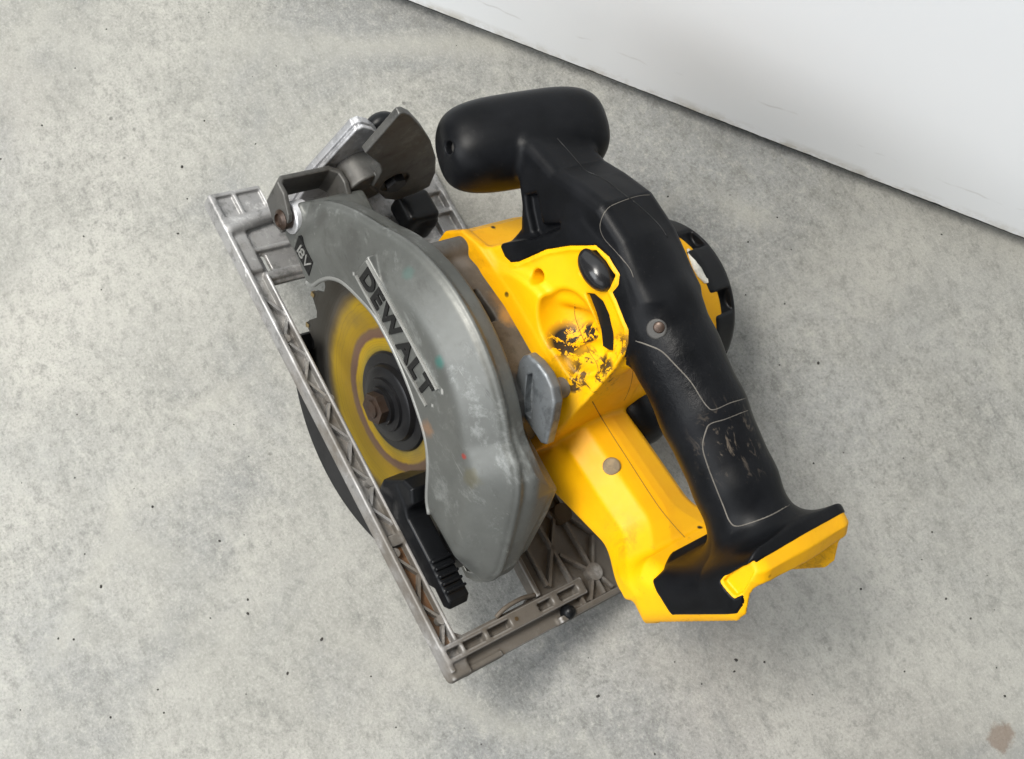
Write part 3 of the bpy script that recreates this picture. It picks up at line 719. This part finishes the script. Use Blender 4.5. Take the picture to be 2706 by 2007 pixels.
def spot(name, f, px, r, mat, parent, h=0.8, lift=0.0, n=20, dome=0.0):
    """small round detail set on the surface f where the photograph shows it"""
    p = march(f, px); nn = normal_at(f, p)
    u = np.cross(nn, [1, 0, 0.2]); u /= np.linalg.norm(u); v = np.cross(nn, u)
    V = []; F = []
    rings = [(1.0, -h), (1.0, lift), (0.82, lift + dome * 0.6), (0.4, lift + dome)]
    for (q, z) in rings:
        V += [p + nn * z + r * q * (math.cos(2 * math.pi * k / n) * u + math.sin(2 * math.pi * k / n) * v) for k in range(n)]
    for j in range(len(rings) - 1):
        F += [(j * n + k, j * n + (k + 1) % n, (j + 1) * n + (k + 1) % n, (j + 1) * n + k) for k in range(n)]
    F.append(tuple(range((len(rings) - 1) * n, len(rings) * n)))
    return mesh_obj(name, V, F, mat, parent), p, nn
def line_on(name, f, pts, r, mat, parent, z=None, sink=0.42, per=5):
    pp = [np.array(zp(z, p) if z else p, float) for p in pts]
    Q = march_many(f, catmull(pp, per)); Q = Q[np.abs(f([Q[:, k].astype(np.float32) for k in range(3)])) < 0.4]; Q = Q - normals_at(f, Q) * sink; P = []
    for q in Q:
        if P and np.linalg.norm(q - P[-1]) > 25: continue
        P.append(q)
    return tube(name, P, r, mat, parent, n=6)

H = 0.8
body = sdf_obj('motor_housing', f_body, (-48, -180, 22), (262, -40, 190), H, m_yel, saw)
grip = sdf_obj('handle_grip', f_black, (-48, -164, 84), (262, -40, 190), H, m_blk, saw)

# motor end cap on the far side
def f_cap(P):
    d = sd_cyl(P, 1, (124.5, 82), 46.5, -188, -166, 6)
    for a in (20, 70, 118, 165, 250, 300):
        c = (124 + 47 * math.cos(math.radians(a)), 83 + 47 * math.sin(math.radians(a)))
        d = smax(d, -sd_cyl(P, 1, c, 6.5, -183, -155, 1), 1.5)
    return d
sdf_obj('motor_end_cap', f_cap, (74, -192, 32), (176, -161, 133), 1.1, m_blkp, saw)

VC = on_axis((1690, 1105), 1, -126)
sdf_obj('motor_vent_cover', lambda P: sd_ell(P, VC + np.array([6, -4, -4]), (20, 18, 18)), VC - 26, VC + 30, 1.2, m_blkp, saw)
# gear case and its rod
sdf_obj('gear_case', f_gear, (80, -76, 30), (192, -40, 106), 0.9, m_gear, saw)

# guard
guard = sdf_obj('upper_guard', f_guard, (24, -70, 8), (256, -14, 124), H, m_grd, saw)
# folded lip along the lower edge of the guard's left face
lip = [(x, -18.6, z) for x, z in G_CUT[2:16]]
tube('edge_lip', catmull(lip, 4), 1.25, m_grd, guard, n=8)

# lettering
def text_mesh(s, size, depth, bold=0.0):
    cu = bpy.data.curves.new('t', 'FONT'); cu.body = s; cu.size = size; cu.extrude = depth; cu.offset = bold; cu.bevel_depth = 0.0; cu.resolution_u = 4
    o = bpy.data.objects.new('t', cu); sc.collection.objects.link(o)
    dg = bpy.context.evaluated_depsgraph_get(); dg.update()
    me = bpy.data.meshes.new_from_object(o.evaluated_get(dg))
    V = np.array([v.co[:] for v in me.vertices]); F = [tuple(p.vertices) for p in me.polygons]
    bpy.data.objects.remove(o); bpy.data.curves.remove(cu); bpy.data.meshes.remove(me)
    return V, F
def put_letters(s, p0, p1, height, ytop, depth, mat, parent, name, bold, slant=0.0, wfac=1.0):
    """letters read from p0 to p1 (x,z points on the left face), standing up from the face"""
    p0, p1 = np.array(p0, float), np.array(p1, float); L = np.linalg.norm(p1 - p0); d = (p1 - p0) / L
    up = np.array([-d[1], d[0]]); up = up if up[1] > 0 else -up
    n = len(s); pos = 0.0
    meshes = []
    for ch in s:
        V, F = text_mesh(ch, 1.0, 0.5, bold); V[:, 0] -= V[:, 0].min(); V[:, 1] -= V[:, 1].min()
        V[:, 1] /= V[:, 1].max(); meshes.append((V, F, V[:, 0].max()))
    tot = sum(m[2] for m in meshes); gap = 0.09 * tot / n; sc_ = L / (tot + gap * (n - 1))
    for (V, F, wd) in meshes:
        W = np.zeros_like(V)
        a = (pos + V[:, 0]) * sc_; b = V[:, 1] * height; a = a + slant * b
        W[:, 0] = p0[0] + d[0] * a + up[0] * b; W[:, 2] = p0[1] + d[1] * a + up[1] * b
        W[:, 1] = np.where(V[:, 2] > 0, ytop, ytop - depth)
        o = mesh_obj(name, W, [tuple(f) for f in F], mat, parent, smooth=False)
        bm = bmesh.new(); bm.from_mesh(o.data); bmesh.ops.remove_doubles(bm, verts=bm.verts, dist=1e-6); bmesh.ops.recalc_face_normals(bm, faces=bm.faces); bm.to_mesh(o.data); bm.free()
        pos += wd + gap
LY = -16.9
put_letters('DEWALT', (188.5, 73.0), (120.0, 73.6), 11.2, LY, 3.0, m_letter, guard, 'raised_letter', 0.04)
for a, b in (((191, 71.3), (117.5, 71.9)), ((191, 85.6), (119.0, 86.2))):
    bm = bmesh.new(); dx = np.array(b) - np.array(a); n_ = np.array([-dx[1], dx[0]]) / np.linalg.norm(dx) * 0.75
    A, B = np.array(a), np.array(b)
    prism(bm, [tuple(A + n_), tuple(B + n_), tuple(B - n_), tuple(A - n_)], 1, -20, LY + 0.1)
    bm_obj('letter_frame_line', bm, m_frame, guard, bevel=0.3)
# voltage panel on the nose
vp = [on_axis(zp(13, p), 1, -17.6)[[0, 2]] for p in ((1370, 570), (1575, 960), (1520, 1155), (1310, 760))]
bm = bmesh.new(); prism(bm, [tuple(p) for p in vp], 1, -19.5, -17.55); vpan = bm_obj('voltage_panel', bm, m_letter, guard, bevel=0.3)
a = on_axis(zp(13, (1345, 790)), 1, -17.2)[[0, 2]]; b = on_axis(zp(13, (1490, 1075)), 1, -17.2)[[0, 2]]
put_letters('18V', a, b, 6.2, -17.0, 0.6, m_frame, guard, 'raised_figure', 0.0)

# blade, washers, bolt
def build_blade():
    bm = bmesh.new(); NT = 24; poly = []
    for i in range(NT):
        a = -2 * math.pi * i / NT
        for (da, r) in ((0.0, 82.5), (0.030, 81.9), (0.055, 79.0), (0.10, 75.0), (0.15, 74.2), (0.19, 77.0), (0.225, 80.2), (0.252, 81.6)):
            poly.append((BC[0] + r * math.cos(a - da), BC[1] + r * math.sin(a - da)))
    A = [bm.verts.new((x, -33.4, z)) for x, z in poly]; B = [bm.verts.new((x, -35.0, z)) for x, z in poly]
    a0 = bm.verts.new((BC[0], -33.4, BC[1])); b0 = bm.verts.new((BC[0], -35.0, BC[1])); n = len(poly)
    for i in range(n):
        j = (i + 1) % n; bm.faces.new((A[i], A[j], a0)); bm.faces.new((B[j], B[i], b0)); bm.faces.new((A[i], B[i], B[j], A[j]))
    o = bm_obj('saw_blade', bm, m_blade, saw, ang=30)
    o.data.polygons.foreach_set('use_smooth', [False] * len(o.data.polygons))
    # carbide tips
    me = None
    for i in range(NT):
        a = 2 * math.pi * i / NT - 0.012; bm = bmesh.new(); c, s = math.cos(a), math.sin(a)
        pts = [(80.0, 0.9), (83.0, 0.9), (82.7, -1.8), (80.0, -1.2)]
        prism(bm, [(BC[0] + r * c - t * s, BC[1] + r * s + t * c) for r, t in pts], 1, -35.4, -33.0)
        bm_obj('blade_tooth', bm, m_carb, o)
    return o
blade = build_blade()
wsh = lathe_obj('arbor_washer', BC, [(0, -33.0), (27, -33.2), (26, -31.9), (21, -31.4), (20, -28.6), (18.5, -27.8), (14.5, -27.6), (14, -26.2), (10.5, -26), (10, -24), (0, -24)], m_oil, saw, n=72)
bm = bmesh.new(); prism(bm, [(BC[0] + 8.5 * math.cos(math.radians(60 * k + 12)), BC[1] + 8.5 * math.sin(math.radians(60 * k + 12))) for k in range(6)], 1, -25, -19.5)
bolt = bm_obj('arbor_bolt', bm, m_steel, saw, bevel=1.0)
lathe_obj('bolt_centre', BC, [(0, -20.6), (4.8, -20.4), (4.6, -18.3), (0, -17.9)], m_steel, bolt, n=24)

# lower guard: C-shaped band under the blade
bm = bmesh.new()
lathe(bm, BC, [(72, -26.5), (87, -26.5), (91, -29.0), (91, -42.0), (88, -44.0), (30, -44.0), (30, -42.4), (87, -42.4), (89, -41.0), (89, -30), (86.5, -28.2), (72, -28.2), (72, -26.5)], n=110, a0=math.radians(-205), a1=math.radians(-38))
bmesh.ops.remove_doubles(bm, verts=bm.verts, dist=0.001)
bm_obj('lower_guard', bm, m_lguard, saw, ang=30)
# retracting lever of the lower guard
def f_lever(P):
    X, Y, Z = P
    pl = [(101, 2), (104, 14), (98, 24), (88, 22), (80, 18.6), (56, 18.6), (34, 17.2), (31.5, 13), (34, 9.5), (44, 10), (48, 5.5), (60, 4.5), (74, 1), (80, -2), (90, -3)]
    d = sd_ext(sd_poly(X, Z, pl), Y, -24.5, -11.5, 1.6)
    root = sd_ext(sd_poly(X, Z, [(101, 2), (104, 14), (97, 30), (90, 34), (84, 28), (84, 14), (88, -2)]), Y, -30, -12, 2.0)
    d = smin(d, root, 2.0)
    for k in range(5):
        x = 55.5 - 4.1 * k
        d = smin(d, sd_ext(sd_poly(X, Z, [(x - 0.8, 12), (x + 0.8, 12), (x + 0.8, 20.0 - 0.05 * k), (x - 0.8, 20.0 - 0.05 * k)]), Y, -24, -12, 0.5), 0.6)
    return d
sdf_obj('guard_lever', f_lever, (28, -32, -8), (108, -8, 38), 0.6, m_blkp, saw)

# depth lever plate beside the gear case
def f_wing(P):
    X, Y, Z = P
    d = sd_ext(sd_poly(X, Z, WING), Y, -55.5, -49.5, 1.4)
    d = smax(d, -sd_ext(sd_poly(X, Z, WSLOT), Y, -53.6, -40, 0.3), 0.5)
    return d
WING = pix_poly(4, [(1850, 700), (1880, 662), (1915, 655), (1985, 715), (2050, 800), (2095, 900), (2112, 1010), (2090, 1150), (2050, 1310), (2010, 1300), (1955, 1215), (1890, 1115), (1845, 960), (1830, 800)], 1, -50)
WSLOT = pix_poly(4, [(1912, 800), (1950, 790), (1955, 950), (1945, 1120), (1900, 1080), (1895, 960)], 1, -50)
m_lev = cast_material('grey_lever_zinc', (0.19, 0.205, 0.215, 1), (0.09, 0.085, 0.08, 1), 0.6, metal=0.5, rough=0.38, lo=0.5, hi=0.64)
sdf_obj('depth_lever', f_wing, (66, -60, 84), (124, -45, 128), 0.6, m_lev, saw)
lathe_obj('lever_rivet', (94, 107), [(0, -76), (5, -76), (5, -58), (4, -56), (0, -55.5)], m_gear, saw, n=24)

# ------------------------------------------------------------------ shoe
def f_shoe(P):
    X, Y, Z = P
    base = sd_ext(sd_poly(X, Y, [(2, 0), (282, 0), (285, -3), (285, -31), (276, -33), (276, -70), (276, -146), (2, -146), (0, -144), (0, -2)]), Z, 0, 3.0, 0.8)
    op = sd_ext(sd_poly(X, Y, [(24, -11.5), (228, -11.5), (228, -66), (22, -66), (18.5, -60), (18.5, -18)]), Z, -10, 30, 0.3)
    d = smax(base, -op, 0.6)
    def addb(d, x0, x1, y0, y1, z1, r=0.7, k=1.2, z0=0.0):
        return smin(d, sd_box(P, ((x0 + x1) / 2, (y0 + y1) / 2, (z0 + z1) / 2), ((x1 - x0) / 2, (y1 - y0) / 2, (z1 - z0) / 2), r), k)
    d = addb(d, 4, 284, -2.6, 0, 8.6)                     # outer wall of the narrow side
    d = addb(d, 16, 233, -12.0, -10.0, 7.6)               # inner wall
    d = addb(d, 72, 78, -11.5, -2, 7.4)                   # closed bridge in the channel
    # rear bar: boxed channel with pockets, lower ledge behind it
    rb = sd_box(P, (12.5, -48, 4.6), (4.6, 47, 4.6), 0.8)
    for (y0, y1) in ((-2.0, -10.6), (-12.6, -26.0), (-28.5, -43.0), (-62, -72), (-76.5, -90)):
        rb = smax(rb, -sd_box(P, (12.5, (y0 + y1) / 2, 9.0), (2.1, abs(y1 - y0) / 2, 5.0), 0.8), 0.7)
    d = smin(d, rb, 1.0)
    d = addb(d, 0, 9, -12, 0, 7.0, 1.5, 2.0)
    d = addb(d, 0, 3.0, -33, -10, 5.0, 1.0, 2.0)
    d = addb(d, 0, 3.4, -146, -72, 7.5, 1.0, 1.5)
    d = addb(d, 0, 276, -146, -143.0, 8.0)                # right edge
    d = addb(d, 18, 236, -69, -66, 7.0)
    # front left block
    d = addb(d, 264, 285, -31, 0, 9.0, 1.2, 1.5)
    d = smax(d, -sd_box(P, (276, -22.8, 11.0), (6.4, 7.2, 4.2), 1.0), 0.8)
    d = smax(d, -sd_box(P, (276, -8.4, 11.0), (6.4, 5.0, 4.2), 1.0), 0.8)
    d = smin(d, sd_cone(P, (263, -4, 6.5), (270, -44, 6.5), 3.4, 3.6), 2.0)   # worn curved ridge
    d = addb(d, 236, 264, -12, -1, 6.5, 2.0, 2.0)
    d = addb(d, 247.5, 250, -62, -11, 5.8)
    d = addb(d, 230, 235.5, -62, -11, 5.0, 1.5)
    d = smax(d, -sd_box(P, (241, -16.2, 1), (5.5, 1.4, 6), 1.0), 0.5)          # slot
    # front right corner ribs
    d = addb(d, 228, 276, -132.5, -130, 6.5)
    d = addb(d, 226, 230, -146, -110, 7.0)
    d = addb(d, 244, 247, -146, -128, 7.0)
    d = addb(d, 258, 276, -146, -122, 7.5, 1.5)
    return d
shoe = sdf_obj('shoe', f_shoe, (-4, -150, -2), (290, 4, 12), 0.75, m_shoe, saw)
def rib(p, q, wd=1.5, z0=1.5, z1=6.2, mat=None, name='rib'):
    bm = bmesh.new(); bar(bm, p, q, wd, z0, z1); return bm_obj(name, bm, mat or m_rib, shoe, bevel=0.45)
T = [(221, -3), (207, -10.8), (194.5, -3), (182, -10.8), (170, -3), (156.5, -10.8), (144.5, -3), (132, -10.8), (119, -3), (107, -10.8), (95, -3), (83, -10.8)]
m_ribb = cast_material('bright_cast_rib', (0.52, 0.51, 0.50, 1), (0.12, 0.10, 0.08, 1), 0.8, lo=0.52, hi=0.64, metal=0.6, rough=0.32, edge=False)
for a, b in zip(T[:-1], T[1:]): rib(a, b, mat=m_ribb)
T2 = [(67, -2.6), (55, -10.6), (41, -2.6), (29, -10.6), (16.5, -3)]
for a, b in zip(T2[:-1], T2[1:]): rib(a, b)
# rusty floor of the rear end of the channel
bm = bmesh.new(); prism(bm, [(17, -2.7), (71.5, -2.7), (71.5, -9.9), (17, -9.9)], 2, 2.2, 3.3); bm_obj('channel_floor', bm, m_shoe_dirty, shoe)
bm = bmesh.new(); prism(bm, [(79, -2.7), (232, -2.7), (232, -9.9), (79, -9.9)], 2, 2.2, 3.25); bm_obj('channel_floor', bm, m_rib, shoe)
def boss(x, y, r, z1, mat=None):
    bm = bmesh.new(); prism(bm, [(x + r * math.cos(k * math.pi / 10), y + r * math.sin(k * math.pi / 10)) for k in range(20)], 2, 1.0, z1)
    return bm_obj('boss', bm, mat or m_rib, shoe, bevel=0.4)
for x, y in ((195, -3.6), (156.5, -10.4), (107.5, -9.6), (69, -3.4), (29.5, -9.2)): boss(x, y, 2.5, 7.0)
R16 = [((340, 740), (610, 1230)), ((480, 520), (1030, 1450)), ((680, 480), (630, 1240)), ((760, 460), (1080, 1020)), ((740, 890), (1040, 1050)),
       ((1100, 680), (1100, 1010)), ((800, 440), (1110, 650)), ((1100, 1160), (1080, 1390)), ((1140, 1150), (1230, 1310)), ((1200, 1140), (1320, 1240))]
for a, b in R16:
    A, B = on_axis(zp(16, a), 2, 6)[:2], on_axis(zp(16, b), 2, 6)[:2]; rib(A, B, 1.6, 1.5, 6.4)
# the same web goes on under the motor
for a, b in (((55, -89), (120, -89)), ((52, -110), (110, -110)), ((52, -101), (80, -89)), ((80, -89), (110, -110)), ((48, -76), (120, -76)), ((35, -119), (60, -143)), ((60, -143), (110, -110)), ((120, -143), (120, -70)),
             ((120, -110), (220, -110)), ((120, -89), (226, -89)), ((120, -110), (150, -143)), ((150, -143), (190, -110)), ((190, -110), (226, -143))):
    rib(a, b, 1.6, 1.5, 6.4)
boss(16.3, -107, 5.0, 7.0); boss(52, -106, 5.5, 9.0, m_dark)
# curved lip at the rear of the opening
pl = catmull([(18.4, -40, 3.5), (20, -44, 6), (20.8, -50, 7), (20.8, -58, 7), (19.5, -66, 5.5)], 5)
tube('opening_lip', pl, 1.3, m_rib, shoe, n=8)
boss(12.8, -46.8, 1.1, 9.6, m_dark)
bm = bmesh.new(); bmesh.ops.create_icosphere(bm, subdivisions=3, radius=1.0)
for v in bm.verts: v.co = Vector((3.6 + v.co.x * 4.2, -79.0 + v.co.y * 4.0, 6.0 + v.co.z * 5.0))
bm_obj('rubber_plug', bm, m_blkp, saw)

# ------------------------------------------------------------------ front brackets
def f_ubr(P):
    X, Y, Z = P
    plan = [(243, -16.6), (262, -16.6), (265.5, -20), (266, -50), (262, -56), (244, -57.5), (244, -54.6), (260, -53.2), (263, -49), (262.6, -21), (260.5, -19.4), (243, -19.4)]
    d = sd_ext(sd_poly(X, Y, plan), Z, 10, 49, 0.8)
    lug = [(268, 51), (257, 50.5), (245, 43.5), (239.5, 36), (243, 29), (250, 27), (268, 33)]
    d = smax(d, sd_poly(X, Z, lug), 0.8)
    return d
ubr = sdf_obj('pivot_bracket', f_ubr, (234, -62, 22), (272, -12, 54), 0.6, m_brk, saw)
lathe_obj('pivot_bolt', (247.5, 35.5), [(0, -26), (5.5, -26), (5.5, -16.2), (3.6, -14.8), (3.2, -15.9), (0, -15.9)], m_steel, ubr, n=24)
lathe_obj('pivot_bush', (247.5, 35.5), [(0, -30), (8.5, -30), (8.5, -21.5), (7.5, -20.8), (0, -20.8)], m_edge, ubr, n=24)

ARM = pix_poly(1, [(870, 728), (1195, 368), (1250, 345), (1320, 362), (1420, 450), (1500, 700)], 0, 270) + [(-112, 3), (-44, 3)]
def f_arm(P):
    X, Y, Z = P
    d = sd_ext(sd_poly(Y, Z, ARM), X, 267.0, 275, 0.9)
    d = smax(d, -sd_ext(np.abs(sd_poly(Y, Z, ARM)) - 1.5, X, 269.4, 270.6, 0.05), 0.4)
    return d
sdf_obj('bevel_arm', f_arm, (263, -120, 0), (279, -28, 98), 0.7, m_edge, saw)
QUAD = pix_poly(1, [(1275, 555), (1525, 268), (1560, 262), (1610, 285), (1690, 370), (1755, 470), (1792, 590), (1788, 700), (1745, 800), (1640, 850), (1500, 900), (1420, 890), (1330, 800), (1395, 690), (1385, 640)], 0, 250)
BOSSC = (-70.0, 42.0)
NUTC = pix_poly(1, [(1490, 770)], 0, 250)[0]
def f_quad(P):
    X, Y, Z = P
    d = sd_ext(sd_poly(Y, Z, QUAD), X, 249, 253.5, 0.8)
    d = smin(d, sd_cyl(P, 0, BOSSC, 13, 251, 268.5, 1.0), 0.6)
    d = smax(d, -sd_cyl(P, 0, NUTC, 8.5, 240, 250.8, 0.5), 0.7)
    return d
quad = sdf_obj('bevel_quadrant', f_quad, (244, -122, 4), (270, -24, 124), 0.7, m_brk, saw)
bm = bmesh.new(); prism(bm, [(NUTC[0] + 6.2 * math.cos(k * math.pi / 3), NUTC[1] + 6.2 * math.sin(k * math.pi / 3)) for k in range(6)], 0, 246.5, 251.5); bm_obj('clamp_nut', bm, m_oil, quad, bevel=0.6)
BKC = pix_poly(1, [(1395, 372)], 0, 276)[0]
bm = bmesh.new(); bmesh.ops.create_icosphere(bm, subdivisions=3, radius=1.0)
for v in bm.verts: v.co = Vector((276 + v.co.x * 7, BKC[0] + v.co.y * 10, BKC[1] + v.co.z * 10))
bm_obj('bevel_knob', bm, m_blkp, saw)
def f_dk(P):
    d = sd_box(P, (246, -113, 14), (10, 11, 8), 4.0)
    return smin(d, sd_cyl(P, 2, (240, -118), 7, 2, 16, 2), 3)
sdf_obj('adjuster_block', f_dk, (230, -130, 0), (262, -98, 26), 1.0, m_blkp, saw)

# ------------------------------------------------------------------ small fittings on the handle and housing
# lock-off button in its recess, trigger behind its slot
bm = bmesh.new(); prism(bm, [(p[0], p[1]) for p in BUTTON], 1, -89.5, -80.0); bm_obj('button_recess', bm, m_letter, saw)
def f_btn(P):
    q = march_btn
    d = sd_ell(P, q, (10.5, 7.5, 6.2))
    return smin(d, sd_ell(P, q + np.array([-4.5, 0.5, 2.5]), (8, 7, 5.6)), 4)
march_btn = on_axis(zp(3, (860, 660)), 1, -75.5)
sdf_obj('lock_button', f_btn, march_btn - 20, march_btn + 20, 0.6, simple('glossy_black_button', (0.012, 0.012, 0.013, 1), 0.22, var=0.2, scale=60, bump=0.04), saw)
bm = bmesh.new(); prism(bm, SLOT, 1, -94, -77.2); bm_obj('trigger', bm, m_letter, saw)
lathe_obj('screw_hole_floor', HOLE, [(0, -90), (3.6, -90), (3.6, -86), (0, -86)], m_dark, saw, n=20)
spot('knob_plug', f_knob, (1189, 391), 3.6, m_holeg, saw, h=6, lift=-3.2)
s_, p_, n_ = spot('screw_recess_shade', f_black, zp(3, (1370, 1165)), 4.6, m_holeg, saw, h=1, lift=0.25)  # flush disc, its dark colour stands in for the shade of a recess
spot('screw', f_black, zp(3, (1390, 1150)), 2.6, m_steel, s_, h=0.5, lift=0.6, dome=0.5)
spot('screw_cover', f_body, zp(5, (595, 915)), 4.4, cast_material('brown_plug', (0.17, 0.12, 0.06, 1), (0.06, 0.045, 0.02, 1), 0.7, metal=0.1, rough=0.5), saw, h=0.6, lift=0.15)

# dust-filled seams of the rubber panels
line_on('dust_seam', f_black, [(1735, 868), (1640, 872), (1560, 892), (1470, 925), (1395, 965), (1350, 1040), (1338, 1110), (1370, 1190), (1460, 1290), (1550, 1400), (1580, 1470)], 0.5, m_dust, grip, z=2)
line_on('dust_seam', f_black, [(770, 5), (860, 35), (960, 80), (1060, 180), (1170, 300), (1240, 410), (1290, 480), (1340, 505), (1460, 455), (1560, 425), (1635, 392)], 0.55, m_dust, grip, z=5)
line_on('dust_seam', f_black, [(1670, 485), (1560, 520), (1420, 575), (1320, 605), (1285, 650), (1258, 770), (1290, 900), (1350, 1060), (1410, 1210), (1450, 1310), (1500, 1352), (1600, 1330), (1760, 1270), (1890, 1195)], 0.55, m_dust, grip, z=5)
line_on('dust_seam', f_black, [(885, 195), (960, 290), (1050, 410), (1115, 510), (1135, 620), (1125, 740), (1145, 860), (1200, 1010), (1260, 1170), (1310, 1290), (1332, 1360), (1310, 1392)], 0.42, m_dust, grip, z=5)
line_on('parting_line', f_black, [(1025, 455), (1100, 540), (1170, 620), (1230, 690), (1310, 725), (1390, 770), (1480, 840), (1560, 900)], 0.35, m_letter, grip, z=2, sink=0.05)
line_on('parting_line', f_black, [(1570, 905), (1680, 1000), (1770, 1090), (1830, 1180)], 0.3, m_letter, grip, z=2, sink=0.05)
line_on('parting_line', f_body, [(455, 445), (520, 560), (600, 690), (690, 830), (780, 970), (870, 1110), (960, 1240), (1060, 1360), (1130, 1435)], 0.28, m_pline, body, z=5, sink=0.12)
line_on('parting_line', f_body, [(690, 960), (690, 1050), (720, 1150), (770, 1270), (820, 1370), (870, 1450), (890, 1540)], 0.22, m_pline, body, z=3, sink=0.12)
line_on('parting_line', f_body, [(752, 215), (740, 300), (715, 380), (685, 440)], 0.24, m_pline, body, z=5, sink=0.12)
# peeled sticker on the far flank of the motor
def build_sticker():
    px = [(1625, 505), (1650, 545), (1675, 600), (1700, 660), (1730, 715), (1770, 765), (1825, 778)]; n = len(px)
    q = march_many(f_body, [zp(3, p) for p in px]); nn = normals_at(f_body, q); wd = [0.6, 1.6, 2.2, 2.6, 2.4, 1.6, 0.4]; V = []; F = []
    for i in range(n):
        t = q[min(i + 1, n - 1)] - q[max(i - 1, 0)]; t /= np.linalg.norm(t); b_ = np.cross(nn[i], t)
        for (sg, h) in ((-1, 0.5), (1, 0.9), (1, 0.3), (-1, 0.0)): V.append(q[i] + nn[i] * h + b_ * sg * wd[i])
    for i in range(n - 1):
        for k in range(4): F.append((i * 4 + k, i * 4 + (k + 1) % 4, i * 4 + 4 + (k + 1) % 4, i * 4 + 4 + k))
    F += [(0, 1, 2, 3), (n * 4 - 1, n * 4 - 2, n * 4 - 3, n * 4 - 4)]
    mesh_obj('peeling_sticker', V, F, m_lab, saw)
build_sticker()
